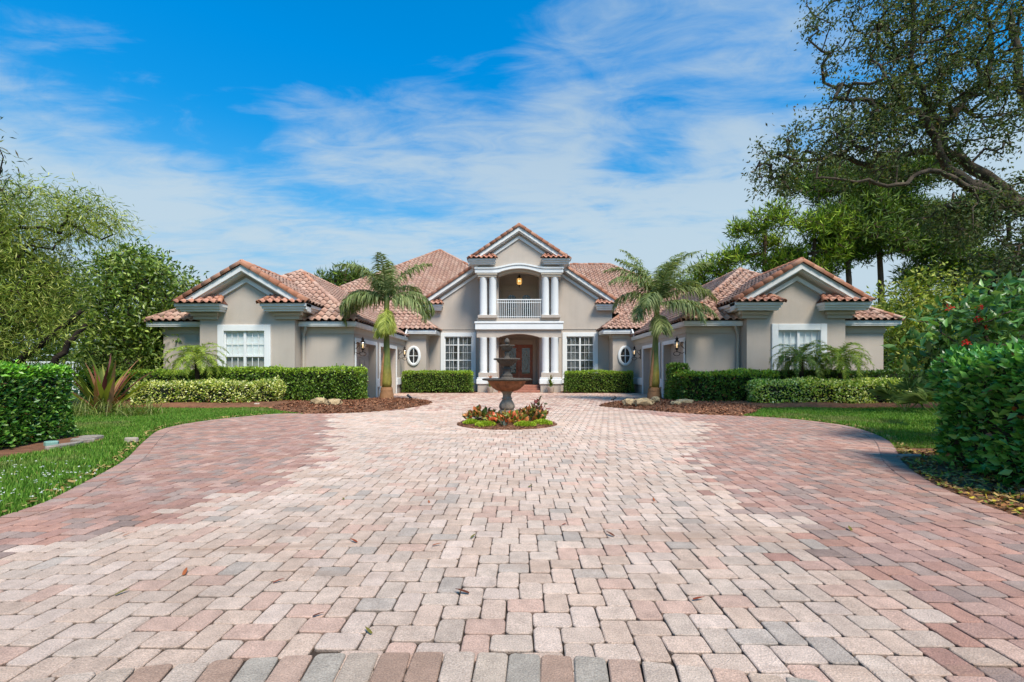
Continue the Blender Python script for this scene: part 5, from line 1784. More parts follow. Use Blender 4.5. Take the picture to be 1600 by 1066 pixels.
def royal_palm(label, x, y, z0, seed, fronds, lean=0.0, yellow=3, up=0.0):
    r = np.random.default_rng(seed)
    root = thing('royal_palm', label, 'palm tree', (x, y, z0), 'young royal palms on the mulch beds')
    t = MB()
    t.lathe(x, y, [(0.30, z0 - 0.05), (0.285, z0 + 0.15), (0.25, z0 + 0.30), (0.262, z0 + 0.31), (0.235, z0 + 0.44), (0.215, z0 + 0.45)], 16)
    t.build('trunk', M_PALMBASE, root, smooth=True)
    cs, prof = [], [(0.20, 0.44), (0.215, 0.65), (0.20, 1.0), (0.165, 1.4), (0.135, 1.9), (0.115, 2.5), (0.11, 3.0 + up * 0.7), (0.11, 3.5 + up), (0.07, 3.9 + up)]
    m_ = MB()
    m_.lathe(x, y, [(a, z0 + b) for a, b in prof], 16)
    k = 16
    cols = []
    for i, (a, b) in enumerate(prof):
        f = i / (len(prof) - 1)
        for jx in range(k):
            c0 = S(146, 134, 60, 0.75) if f < 0.35 else S(116, 126, 60, 0.75)
            cols.append(np.array(c0[:3]) * r.uniform(0.75, 1.15))
    v = np.array(m_.v); v[:, 0] += lean * np.clip((v[:, 2] - z0 - 0.5) / 3.4, 0, 1) ** 1.5
    mesh_np('crownshaft', v, m_.f, M_SHAFT, root, np.array(cols), True)
    # a peeling brown sheath down one side
    sh = MB(); sh.tube([(x - 0.19, y - 0.13, z0 + 0.5), (x - 0.17, y - 0.16, z0 + 1.0), (x - 0.10, y - 0.15, z0 + 1.6), (x - 0.07, y - 0.12, z0 + 2.0)], [0.05, 0.06, 0.04, 0.01], 6)
    sh.build('old_sheath', M_PALMBASE, root, smooth=True)
    for i, (az, el, L, cv, dr) in enumerate(fronds):
        zz = z0 + up + (3.2 if el < 0.2 else 3.5) + r.uniform(-0.08, 0.08)
        pal = YNG if i < yellow else ROYAL
        V, F, C = frond_mesh(r, (x + lean, y, zz), az, el, L * 1.08, 84, 0.80 if i >= yellow else 0.6, 0.044, cv, dr * 1.15, pal, 0.028, 0.7)
        mesh_np('frond', V, F, M_LEAF, root, C)
    sp = MB(); sp.tube([(x + lean, y, z0 + up + 3.8), (x + lean + 0.03, y, z0 + up + 4.4), (x + lean + 0.02, y - 0.02, z0 + up + 5.0)], [0.05, 0.03, 0.004], 6)
    mesh_np('spear_leaf', np.array(sp.v), sp.f, M_LEAF, root, np.tile(ROYAL[1], (len(sp.v), 1)), True)


D_ = math.radians
royal_palm('young royal palm with drooping feather fronds on the left mulch bed', -5.55, 19.0, 0.15, 241,
           [(D_(-80), -0.75, 1.25, 0.7, 1.6), (D_(-110), -0.9, 1.15, 0.6, 1.6), (D_(-60), -1.0, 1.1, 0.5, 1.6),
            (D_(172), 0.85, 2.5, 2.2, 2.0), (D_(185), 0.45, 2.3, 2.1, 2.0), (D_(205), 0.55, 2.2, 1.9, 1.9), (D_(150), 0.7, 2.3, 1.9, 1.8), (D_(10), 0.75, 2.5, 2.3, 2.0), (D_(-12), 0.35, 2.2, 1.8, 2.0), (D_(35), 0.6, 2.3, 1.9, 1.8),
            (D_(100), 1.35, 2.3, 0.7, 1.0), (D_(165), 1.25, 2.5, 1.1, 0.9), (D_(15), 1.25, 2.5, 1.1, 0.9), (D_(-85), 1.3, 2.2, 1.0, 0.9), (D_(60), 1.0, 2.4, 1.5, 1.3), (D_(120), 1.05, 2.4, 1.5, 1.3), (D_(195), 1.2, 2.5, 1.3, 1.1)], up=0.55)
royal_palm('young royal palm with upright spreading fronds on the right mulch bed', 5.62, 19.0, 0.15, 242,
           [(D_(-90), -0.6, 1.0, 0.7, 1.5), (D_(178), 0.75, 2.1, 1.9, 1.4), (D_(195), 1.05, 2.5, 1.6, 1.1), (D_(170), 1.2, 2.7, 1.3, 0.9), (D_(5), 0.7, 2.7, 1.4, 1.4), (D_(-15), 0.25, 2.4, 1.1, 1.6), (D_(20), 1.0, 2.6, 1.5, 1.2), (D_(-5), 1.18, 2.8, 1.1, 0.9), (D_(35), 1.3, 2.9, 0.8, 0.7), (D_(150), 1.35, 2.8, 0.7, 0.7),
            (D_(60), 1.3, 2.7, 0.9, 0.9), (D_(130), 1.3, 2.6, 0.9, 0.9), (D_(15), 1.32, 3.0, 1.0, 0.8), (D_(165), 1.28, 2.5, 0.9, 0.8), (D_(-80), 1.25, 2.3, 1.1, 0.9), (D_(-120), 0.6, 2.0, 1.7, 1.7), (D_(225), 0.35, 1.9, 1.7, 1.7), (D_(-40), 0.3, 2.2, 1.5, 1.8)], lean=0.12, yellow=0, up=0.4)

DATE = rgbs((146, 162, 60), (124, 144, 52), (164, 176, 78), (100, 120, 42), k=0.9)
DATED = rgbs((98, 120, 50), (84, 104, 42), (118, 136, 60), (142, 154, 74), k=0.85)


def date_palm(label, x, y, z0, zc, seed, n, L, pal):
    r = np.random.default_rng(seed)
    root = thing('pygmy_date_palm', label, 'palm', (x, y, z0), 'small date palms by the wing windows')
    t = MB(); t.tube([(x, y, z0 - 0.05), (x + 0.03, y, (z0 + zc) / 2), (x, y, zc + 0.05)], [0.09, 0.07, 0.08], 10)
    t.build('trunk', M_BARKD, root, smooth=True)
    for i in range(n):
        az = i * 2.39996 + r.uniform(-0.2, 0.2)
        el = 1.35 - 1.5 * (i / n) ** 0.8 + r.uniform(-0.1, 0.1)
        V, F, C = frond_mesh(r, (x, y, zc), az, el, L * r.uniform(0.9, 1.15), 44, 0.27, 0.021, 1.9, 0.45, pal, 0.012, 0.5, stem=0.2)
        mesh_np('frond', V, F, M_LEAF, root, C)


date_palm('small yellow green date palm in front of the left wing window', -12.1, 16.9, 0.1, 1.72, 251, 30, 1.25, DATE)
date_palm('dark small date palm standing before the right wing window, nearer the garage', 10.55, 17.2, 0.1, 1.75, 252, 28, 1.25, DATED)
date_palm('bright small date palm right of the right wing window, the outer of two', 11.85, 17.0, 0.1, 1.75, 253, 32, 1.2, DATE)


# ------------------------------------------------------------ strap-leaved and fan-leaved plants
def strap_leaf(r, base, az, el, L, wd, curve, col, k=7, keel=0.2):
    base = np.array(base, float)
    h = np.array([math.cos(az), math.sin(az), 0.0]); side = np.cross(h, [0, 0, 1.0])
    p, e = base.copy(), el
    V, F = [], []
    for i in range(k + 1):
        t = i / k
        w_ = wd * (0.55 + 1.2 * t - 1.75 * t * t) if i < k else 0.003
        nrm = -h * math.sin(e) + np.array([0, 0, math.cos(e)])
        V += [p + side * w_, p - nrm * w_ * keel, p - side * w_]
        if i:
            a, b = 3 * (i - 1), 3 * i
            F += [[a, a + 1, b + 1, b], [a + 1, a + 2, b + 2, b + 1]]
        p = p + (h * math.cos(e) + np.array([0, 0, math.sin(e)])) * L / k
        e -= curve / k * (0.4 + 1.2 * t)
    return np.array(V), F, np.tile(col, (len(V), 1))


def strap_plant(name, label, cat, c, n, L, wd, pal, seed, el=(0.5, 1.45), curve=0.8, loc_j=0.1, group=None, part='leaf', joined=False):
    r = np.random.default_rng(seed)
    root = thing(name, label, cat, c, group)
    VS, FS, CS, off = [], [], [], 0
    for i in range(n):
        az = i * 2.39996 + r.uniform(-0.3, 0.3)
        b = np.array(c) + [r.normal(0, loc_j), r.normal(0, loc_j), 0.0]
        V, F, C = strap_leaf(r, b, az, r.uniform(*el), L * r.uniform(0.75, 1.1), wd * r.uniform(0.8, 1.15), curve * r.uniform(0.5, 1.4), pal[r.integers(len(pal))] * r.uniform(0.8, 1.2))
        if joined:
            VS.append(V); CS.append(C); FS += [[q + off for q in f] for f in F]; off += len(V)
        else:
            mesh_np(part, V, F, M_LEAF, root, C, True)
    if joined:
        o = mesh_np('foliage', np.concatenate(VS), FS, M_LEAF, root, np.concatenate(CS), True)
        o['kind'] = 'stuff'
    return root


LILY = rgbs((128, 136, 48), (98, 112, 40), (150, 152, 66), (118, 66, 56), (96, 48, 44), (168, 120, 88), k=0.75)
strap_plant('giant_lily', 'giant strap leaved lily with green and burgundy blades behind the near left hedge', 'plant', (-12.6, 13.6, 0), 40, 1.9, 0.085, LILY, 261, (0.55, 1.45), 0.5, 0.12)
r = np.random.default_rng(262)
AG = rgbs((110, 126, 56), (132, 144, 70), (90, 106, 44), (150, 150, 90), k=0.75)
for i, (x, y, lab) in enumerate(((-12.2, 12.6, 'grassy strap leaved clump left of centre below the giant lily'), (-11.0, 12.9, 'grassy strap leaved clump right below the giant lily'), (-13.3, 13.0, 'grassy strap leaved clump half behind the near left hedge'))):
    strap_plant('grassy_clump', lab, 'plant', (x, y, 0), 190, 0.62, 0.011, AG, 263 + i, (0.4, 1.45), 1.2, 0.30, 'grassy clumps by the giant lily', joined=True)


def fan_palm(label, c, n, R_, seed, pal, h=0.8):
    r = np.random.default_rng(seed)
    root = thing('fan_palm', label, 'palm', c, 'low fan palms by the right hedge')
    for i in range(n):
        az = i * 2.39996; el = r.uniform(0.5, 1.3)
        d = np.array([math.cos(az) * math.cos(el), math.sin(az) * math.cos(el), math.sin(el)])
        hub = np.array(c) + d * h * r.uniform(0.6, 1.1)
        st = MB(); st.tube([tuple(c), tuple(hub)], 0.009, 4)
        VS, FS, CS, off = [np.array(st.v)], [list(f) for f in st.f], [np.tile(pal[0], (len(st.v), 1))], len(st.v)
        sd = unit(np.cross(d, [0, 0, 1.0])[None])[0]
        for q in np.linspace(-1.35, 1.35, 20):
            dd = d * math.cos(q) + sd * math.sin(q)
            tip = hub + dd * R_ * r.uniform(0.9, 1.05) + np.array([0, 0, -0.10 * r.uniform(0.3, 2.2)])
            up = np.cross(sd, d)
            ws = np.cross(dd, up) * 0.010
            mid = hub + dd * R_ * 0.5
            v = np.array([hub, mid + ws, tip, mid - ws])
            VS.append(v); FS += [[off, off + 1, off + 2], [off, off + 2, off + 3]]; off += 4
            CS.append(np.tile(pal[r.integers(len(pal))] * r.uniform(0.8, 1.2), (4, 1)))
        mesh_np('frond', np.concatenate(VS), FS, M_LEAF, root, np.concatenate(CS))


FANP = rgbs((108, 128, 62), (132, 148, 82), (88, 108, 50), k=0.75)
fan_palm('low fan palm at the right end of the variegated hedge', (11.9, 14.2, 0), 12, 0.6, 271, FANP)
fan_palm('low fan palm beyond the corner of the right wing', (16.4, 17.0, 0.3), 12, 0.75, 272, FANP, 1.0)
fan_palm('low fan palm tucked against the near right bush', (9.9, 10.6, 0), 11, 0.55, 273, FANP, 0.8)

# ------------------------------------------------------------ red-flowering shrub behind the right bush
def flowering_shrub(label, c, rad, zc, n_t, seed, pal, n_fl, red):
    t = Tree(seed); r = t.r
    c = np.array(c, float)
    for k in range(4):
        a = k * 1.7
        t.limb([c + [0.12 * math.cos(a), 0.12 * math.sin(a), 0], c + [0.4 * math.cos(a), 0.4 * math.sin(a), 0.7], c + [0.8 * math.cos(a), 0.7 * math.sin(a), 1.3]], None, (0.035, 0.02))
    T = ellipsoid_pts(r, n_t, c + [0, 0, zc], rad, 0.35)
    T = T[T[:, 2] > 0.25]
    t.grow(T, 0.3, -0.03, 0.04)
    root = thing('flowering_shrub', label, 'shrub', tuple(c))
    t.wood('stems', M_BARK, root, 0.005, 0.45, 5)
    tips = np.array(t.p)[t.tips]
    V, F, C = clump_leaves(r, tips, 13, (0.22, 0.22, 0.16), 0.19, 0.42, pal, None, 0.15, 0.9)
    mesh_np('foliage', V, F, M_LEAFG, root, C)['kind'] = 'stuff'
    vis = tips[np.argsort(np.where(tips[:, 2] < 1.6, 9, 0) + np.where(tips[:, 1] > c[1] + 0.2, 5, 0) + r.random(len(tips)))][:n_fl]
    if pal is not JAT: vis = tips[np.argsort(np.where(tips[:, 1] > c[1], 5, 0) + r.random(len(tips)))][:n_fl]
    for q in vis:
        n = 18
        P = q + [0, -0.05, 0.08] + r.normal(0, 0.024, (n, 3))
        V, F = leaves(P, unit(r.normal(0, 1, (n, 3)) + [0, -0.4, 0.8]), 0.040, 0.030, r)
        mesh_np('flower', V, F, M_PETAL, root, np.repeat(red[r.integers(len(red), size=n)], 4, 0))


REDS = rgbs((214, 44, 40), (196, 30, 36), (226, 70, 66), k=0.85)
JAT = rgbs((74, 114, 50), (90, 130, 60), (58, 94, 42), (118, 148, 78), k=0.9)
flowering_shrub('red flowering shrub with large green leaves rising behind the big right bush', (8.4, 7.7, 0), (1.75, 1.2, 1.05), 1.75, 250, 281, JAT, 24, REDS)
flowering_shrub('sparser red flowering shrub beyond the fan palm near the corner of the right wing', (14.6, 14.3, 0), (1.5, 1.0, 1.2), 1.5, 130, 282, rgbs((70, 108, 48), (92, 126, 56), (56, 88, 40), k=0.75), 8, REDS)
# --- outlying twigs of a tree beyond the left edge of the photograph
tw_ = Tree(291)
tw_.limb([(-11.6, 8.4, 0), (-11.3, 8.3, 2.5), (-10.9, 8.2, 4.6)], None, (0.12, 0.05))
tw_.grow(np.concatenate([ellipsoid_pts(tw_.r, 60, (-11.2, 8.3, 5.0), (1.3, 1.2, 1.3), 0.3), ellipsoid_pts(tw_.r, 8, (-9.35, 8.0, 5.0), (0.22, 0.2, 0.8), 0.3)]), 0.35, 0.03, 0.05)
tr_ = thing('slender_tree', 'slender tree at the far left of which only twig tips show against the sky', 'tree', (-11.6, 8.4, 0))
tw_.wood('trunk', M_BARKD, tr_, 0.006, 0.45, 5)
V, F, C = clump_leaves(tw_.r, np.array(tw_.p)[tw_.tips], 22, (0.3, 0.3, 0.2), 0.13, 0.16, OAKP, None, 0.2)
mesh_np('crown', V, F, M_LEAF, tr_, C)
# ================================================================== FOUNTAIN AND ITS PLANTS
fx, fy = FC
fo = thing('fountain', 'three tiered weathered stone fountain on the round bed', 'fountain', (fx, fy, 0))
q = MB()
q.lathe(fx, fy, [(0.32, 0.05), (0.32, 0.17), (0.29, 0.19), (0.21, 0.25), (0.18, 0.34)], 32)
q.lathe(fx, fy, [(0.15, 0.34), (0.178, 0.38), (0.185, 0.42), (0.172, 0.48), (0.13, 0.55), (0.108, 0.59), (0.128, 0.60), (0.13, 0.62), (0.105, 0.635), (0.098, 0.68), (0.115, 0.74), (0.16, 0.785)], 32, 8, 0.07, (0.36, 0.56))
q.build('pedestal', M_CONC, fo, smooth=True)
q = MB()
q.lathe(fx, fy, [(0.15, 0.78), (0.24, 0.80), (0.33, 0.86), (0.40, 0.93), (0.455, 1.02), (0.475, 1.035)], 64, 20, 0.07, (0.79, 1.0))
q.build('basin', M_RUST, fo, smooth=True)
q = MB()
q.lathe(fx, fy, [(0.46, 1.03), (0.565, 1.045), (0.59, 1.065), (0.585, 1.088), (0.55, 1.095), (0.50, 1.06), (0.3, 1.0), (0.12, 0.99)], 72, 36, 0.035, (1.04, 1.075))
q.build('basin_rim', M_CONCD, fo, smooth=True)
q = MB()
q.lathe(fx, fy, [(0.17, 1.0), (0.165, 1.10), (0.13, 1.13), (0.135, 1.17), (0.10, 1.20), (0.085, 1.24), (0.095, 1.29), (0.11, 1.32), (0.09, 1.34), (0.065, 1.37), (0.09, 1.40)], 32, 8, 0.06, (1.15, 1.3))
q.build('stem', M_CONCD, fo, smooth=True)
q = MB()
q.lathe(fx, fy, [(0.09, 1.39), (0.14, 1.41), (0.20, 1.46), (0.235, 1.50), (0.25, 1.525), (0.315, 1.535), (0.325, 1.555), (0.31, 1.57), (0.28, 1.555), (0.15, 1.50), (0.06, 1.50)], 56, 16, 0.06, (1.40, 1.51))
q.build('bowl', M_CONCD, fo, smooth=True)
q = MB()
q.lathe(fx, fy, [(0.085, 1.50), (0.08, 1.58), (0.06, 1.61), (0.052, 1.65), (0.062, 1.69), (0.052, 1.71), (0.045, 1.73), (0.06, 1.75)], 24)
q.build('stem', M_CONCD, fo, smooth=True)
q = MB()
q.lathe(fx, fy, [(0.055, 1.74), (0.10, 1.77), (0.13, 1.82), (0.145, 1.85), (0.182, 1.862), (0.19, 1.875), (0.18, 1.89), (0.16, 1.88), (0.08, 1.84), (0.03, 1.84)], 40, 14, 0.06, (1.75, 1.84))
q.build('bowl', M_CONCD, fo, smooth=True)
q = MB()
q.lathe(fx, fy, [(0.045, 1.84), (0.04, 1.91), (0.03, 1.925), (0.055, 1.945), (0.062, 1.97), (0.05, 2.01), (0.028, 2.045), (0.004, 2.065)], 24, 8, 0.12, (1.93, 2.03))
q.build('finial', M_CONCD, fo, smooth=True)


def croton(label, x, y, spread, h, n, pal, seed, L=0.17, p=None):
    r = np.random.default_rng(seed)
    root = thing('croton_plant', label, 'plant', (x, y, 0.06), 'colourful crotons round the fountain')
    st = MB()
    k = max(5, int(n / 16))
    for i in range(k):
        a = r.uniform(0, 2 * PI); d = spread * math.sqrt(r.random())
        st.tube([(x + 0.4 * d * math.cos(a), y + 0.4 * d * math.sin(a), 0.05), (x + d * math.cos(a), y + 0.8 * d * math.sin(a), 0.06 + h * r.uniform(0.5, 0.85))], [0.009, 0.006], 5)
    st.build('stems', M_BARKD, root)
    th = r.uniform(0, 2 * PI, n); d = spread * np.sqrt(r.random(n))
    P = np.stack([x + d * np.cos(th), y + 0.8 * d * np.sin(th), 0.08 + h * r.uniform(0.15, 0.9, n) * (1 - 0.5 * (d / spread) ** 2)], 1)
    D = unit(np.stack([np.cos(th) * d / spread, np.sin(th) * d / spread, np.full(n, 0.75)], 1) + r.normal(0, 0.35, (n, 3)))
    C = pal[r.choice(len(pal), n, p=p)] * r.uniform(0.75, 1.25, (n, 1))
    for i in range(n):
        ll = L * r.uniform(0.7, 1.2)
        d_ = D[i]; s_ = np.cross(d_, r.normal(0, 1, 3)); s_ /= np.linalg.norm(s_); nn = np.cross(s_, d_)
        w_ = ll * 0.27
        b = P[i]
        v = np.array([b, b + d_ * ll * 0.3 + s_ * w_ + nn * w_ * 0.5, b + d_ * ll * 0.7 + s_ * w_ * 0.85 + nn * w_ * 0.3, b + d_ * ll - nn * w_ * 0.6, b + d_ * ll * 0.7 - s_ * w_ * 0.85 + nn * w_ * 0.3, b + d_ * ll * 0.3 - s_ * w_ + nn * w_ * 0.5, b + d_ * ll * 0.3, b + d_ * ll * 0.7])
        cc = np.tile(C[i], (8, 1)); cc[6:] *= 1.25
        mesh_np('leaf', v, [[0, 1, 6], [1, 2, 7, 6], [2, 3, 7], [0, 6, 5], [6, 7, 4, 5], [7, 3, 4]], M_LEAFG, root, cc, True, loc=Vector(b))


CRO = rgbs((186, 110, 70), (106, 108, 48), (150, 88, 56), (204, 150, 90), (84, 94, 40), (186, 130, 84), (92, 112, 46), (70, 92, 40), k=0.8)
CRR = rgbs((214, 104, 70), (226, 136, 86), (196, 92, 60), (222, 168, 104), (150, 132, 54), (110, 116, 50), (124, 130, 54), (88, 104, 44), k=0.8)
CRD = rgbs((120, 62, 52), (92, 52, 46), (150, 82, 58), (80, 76, 44), k=0.85)
CRG = rgbs((84, 100, 40), (58, 72, 36), (176, 104, 66), (140, 130, 50), (196, 128, 84), k=0.8)
croton('bronze and green croton left of the fountain pedestal', fx - 0.62, fy - 0.05, 0.36, 0.30, 210, CRO, 301, 0.14)
croton('orange red croton in front of the fountain pedestal', fx + 0.02, fy - 0.45, 0.42, 0.22, 220, CRR, 302, 0.14)
croton('green and copper croton right of the fountain pedestal', fx + 0.55, fy - 0.05, 0.34, 0.30, 200, CRG, 303, 0.14)
croton('tall dark burgundy croton at the right rear of the fountain', fx + 0.78, fy + 0.18, 0.15, 0.58, 46, CRD, 304, 0.17)
LIME = rgbs((176, 200, 48), (152, 184, 40), (196, 212, 74), k=0.62)
for i, (ax, ay, rr, lab) in enumerate(((-0.80, -0.42, 0.20, 'lime green ground cover at the left edge of the fountain bed'), (-0.45, -0.78, 0.24, 'lime green ground cover at the front left of the fountain bed'),
                                      (0.42, -0.80, 0.25, 'lime green ground cover at the front right of the fountain bed'), (0.82, -0.45, 0.24, 'lime green ground cover at the right edge of the fountain bed'))):
    r = np.random.default_rng(310 + i)
    root = thing('ground_cover', lab, 'plant', (fx + ax, fy + ay, 0.05), 'lime ground covers round the fountain')
    n = 900
    d = unit(r.normal(0, 1, (n, 3)) * [1, 1, 0.8]); d[:, 2] = np.abs(d[:, 2])
    P = np.array([fx + ax, fy + ay, 0.05]) + d * r.random((n, 1)) ** 0.4 * np.array([rr, rr * 0.8, 0.10])
    V, F = leaves(P, unit(d + r.normal(0, 0.5, (n, 3)) + [0, 0, 0.5]), 0.035, 0.022, r)
    mesh_np('foliage', V, F, M_LEAF, root, leafcol(n, LIME, r))['kind'] = 'stuff'
GREY = rgbs((104, 112, 104), (84, 92, 86), (120, 124, 112), k=0.75)
strap_plant('bromeliad', 'grey green rosette plant at the front of the fountain bed', 'plant', (fx - 0.06, fy - 0.86, 0.05), 22, 0.20, 0.022, GREY, 320, (0.3, 1.3), 0.6, 0.02)

# ================================================================== LANTERNS
def wall_lantern(label, s, y):
    x0 = s * 7.07
    root = thing('wall_lantern', label, 'wall lamp', (x0, y, 2.3), 'iron wall lanterns by the garage doors')
    n_ = -s                                           # out of the wall
    q = MB(); q.bbox(x0 + n_ * 0.001, x0 + n_ * 0.03, y - 0.055, y + 0.055, 1.98, 2.56, 0.01); q.build('back_plate', M_DARKMETAL, root)
    gx = x0 + n_ * 0.36
    q = MB()
    q.tube([(x0 + n_ * 0.02, y, 2.45), (x0 + n_ * 0.16, y, 2.52), (x0 + n_ * 0.20, y, 2.38), (x0 + n_ * 0.12, y, 2.30), (x0 + n_ * 0.03, y, 2.22)], 0.014, 6)
    sc_ = [(gx + n_ * (0.02 - 0.15 * math.cos(t_)) * (1 - 0.05 * t_), y, 2.02 + 0.10 * math.sin(-t_) * (1 - 0.05 * t_)) for t_ in np.linspace(-0.4, 4.6, 20)]
    q.tube(sc_, 0.013, 6)
    q.tube([(x0 + n_ * 0.02, y, 2.10), (x0 + n_ * 0.14, y, 2.03), (gx - n_ * 0.02, y, 2.10), (gx, y, 2.18)], 0.014, 6)
    q.build('bracket', M_DARKMETAL, root)
    q = MB(); q.lathe(gx, y, [(0.012, 2.08), (0.03, 2.12), (0.02, 2.16), (0.06, 2.20), (0.075, 2.24), (0.05, 2.26)], 16); q.build('lamp_base', M_DARKMETAL, root, smooth=True)
    q = MB(); q.lathe(gx, y, [(0.055, 2.255), (0.11, 2.32), (0.128, 2.40), (0.115, 2.48), (0.085, 2.53)], 20); q.build('globe', M_LAMPGLASS, root, smooth=True)
    q = MB(); q.lathe(gx, y, [(0.02, 2.27), (0.022, 2.36), (0.034, 2.40), (0.026, 2.45), (0.006, 2.49)], 12); q.build('bulb', M_BULB, root, smooth=True)
    q = MB(); q.lathe(gx, y, [(0.10, 2.525), (0.105, 2.54), (0.06, 2.58), (0.05, 2.62), (0.075, 2.66), (0.03, 2.69), (0.012, 2.74), (0.004, 2.76)], 16); q.build('cap', M_DARKMETAL, root, smooth=True)


wall_lantern('lit iron wall lantern on the outer corner of the left garage', -1, 19.45)
wall_lantern('lit iron wall lantern beside the left oval window', -1, 26.6)
wall_lantern('lit iron wall lantern beside the right oval window', 1, 26.6)
wall_lantern('lit iron wall lantern on the outer corner of the right garage', 1, 19.45)
hl_ = thing('hanging_lantern', 'amber lantern hanging above the balcony', 'lantern', (0.02, 28.9, 7.5))
q = MB(); q.tube([(0.02, 28.9, 7.735), (0.02, 28.9, 7.38)], 0.012, 6); q.lathe(0.02, 28.9, [(0.07, 7.70), (0.08, 7.738)], 12); q.build('chain', M_DARKMETAL, hl_)
q = MB(); q.lathe(0.02, 28.9, [(0.17, 7.16), (0.14, 7.22), (0.06, 7.28), (0.07, 7.34), (0.02, 7.40)], 12); q.build('cap', M_DARKMETAL, hl_)
q = MB(); q.lathe(0.02, 28.9, [(0.07, 6.76), (0.15, 6.84), (0.165, 7.0), (0.155, 7.16)], 8); q.build('glass', M_AMBER, hl_)
q = MB()
for i in range(8):
    a = 2 * PI * i / 8
    q.tube([(0.02 + 0.155 * math.cos(a), 28.9 + 0.155 * math.sin(a), 6.84), (0.02 + 0.17 * math.cos(a), 28.9 + 0.17 * math.sin(a), 7.0), (0.02 + 0.16 * math.cos(a), 28.9 + 0.16 * math.sin(a), 7.16)], 0.011, 5)
q.build('cage', M_DARKMETAL, hl_)
q = MB(); q.lathe(0.02, 28.9, [(0.004, 6.58), (0.03, 6.63), (0.015, 6.67), (0.07, 6.72), (0.075, 6.76)], 12); q.build('lamp_base', M_DARKMETAL, hl_)
for i, dxx in enumerate((-0.045, 0.04)):
    q = MB(); q.lathe(0.02 + dxx, 28.72, [(0.01, 6.92), (0.026, 6.95), (0.024, 7.0), (0.004, 7.04)], 8); q.build('bulb', M_BULB, hl_)

# ================================================================== SMALL THINGS
# potted plants by the porch pedestals
def potted(label, x, y, seed, pal, h):
    r = np.random.default_rng(seed)
    root = thing('potted_plant', label, 'potted plant', (x, y, 0), 'potted plants by the porch')
    q = MB(); q.lathe(x, y, [(0.13, 0.0), (0.16, 0.04), (0.20, 0.30), (0.215, 0.34), (0.19, 0.35), (0.17, 0.31)], 20); q.build('pot', M_POT, root, smooth=True)
    n = 70
    for i in range(n):
        t = r.random()
        V, F, C = strap_leaf(r, (x + r.normal(0, 0.03), y + r.normal(0, 0.03), 0.32 + h * t * 0.6), r.uniform(0, 2 * PI), r.uniform(0.3, 1.3), 0.34 * r.uniform(0.7, 1.2), 0.030, 0.9, pal[min(len(pal) - 1, int(t * len(pal)))] * r.uniform(0.8, 1.2), 5)
        mesh_np('leaf', V, F, M_LEAF, root, C, True)


potted('potted plant with pinkish top leaves before the left porch pedestal', -1.70, 26.9, 331, rgbs((132, 150, 60), (150, 160, 74), (176, 130, 100), (188, 120, 96), k=0.8), 0.9)
potted('potted narrow green plant before the right porch pedestal', 1.88, 26.9, 332, rgbs((110, 132, 56), (96, 116, 48), (120, 112, 62), k=0.8), 0.9)

# limestone boulders on the beds
def rock(label, x, y, z, sx_, sy_, sz_, seed, group=None, m=None):
    r = np.random.default_rng(seed)
    nu, nv = 30, 16
    V, F = [], []
    ph = r.uniform(0, 6, 8)
    for j in range(nv + 1):
        v = -PI / 2 + PI * j / nv
        for i in range(nu):
            u = 2 * PI * i / nu
            d = np.array([math.cos(u) * math.cos(v), math.sin(u) * math.cos(v), math.sin(v)])
            d = np.sign(d) * np.abs(d) ** 0.8
            k = 1 + 0.16 * math.sin(3 * u + ph[0]) * math.cos(2 * v + ph[1]) + 0.12 * math.sin(5 * u + ph[2]) * math.sin(4 * v + ph[3]) + (0.07 * math.sin(9 * u + ph[4]) * math.sin(8 * v + ph[5]) + 0.05 * math.sin(15 * u + ph[6] + 7 * v) + r.normal(0, 0.028)) * (0 < j < nv)
            V.append((x + d[0] * sx_ * k, y + d[1] * sy_ * k, z + d[2] * sz_ * k))
    for j in range(nv):
        for i in range(nu):
            F.append([j * nu + i, j * nu + (i + 1) % nu, (j + 1) * nu + (i + 1) % nu, (j + 1) * nu + i])
    o = mesh_np('limestone_rock', np.array(V), F, m or M_ROCK, None, None, False, loc=Vector((x, y, z)))
    o.data.set_sharp_from_angle(angle=0.6)
    o.data.polygons.foreach_set('use_smooth', np.ones(len(o.data.polygons), bool))
    return tag(o, label, 'rock', group)


G_ = 'limestone rocks on the mulch beds'
rock('wide low tan rock on the right mulch bed, front of the group', 4.25, 15.65, 0.20, 0.34, 0.20, 0.13, 341, G_)
rock('knobbly tan rock left end of the rocks on the right bed', 3.85, 15.9, 0.18, 0.22, 0.18, 0.12, 342, G_)
rock('pale grey rounded rock behind the tan rocks near the right palm', 4.95, 16.6, 0.24, 0.15, 0.13, 0.10, 343, G_)
rock('low tan rock half buried at the right end of the rocks on the right bed', 5.75, 15.9, 0.20, 0.28, 0.18, 0.09, 344, G_)
rock('small reddish rock beside the half buried rock on the right bed', 5.3, 15.5, 0.18, 0.16, 0.12, 0.07, 345, G_)
rock('straw coloured rock lying on the left mulch bed before the hedge', -6.9, 15.6, 0.22, 0.26, 0.18, 0.12, 346, G_)
rock('rough straw coloured rock right of the other rock on the left bed', -6.25, 15.3, 0.20, 0.24, 0.18, 0.12, 347, G_)
rock('white stone at the foot of the left variegated hedge', -9.15, 15.75, 0.09, 0.12, 0.08, 0.06, 348, None, M_POT)
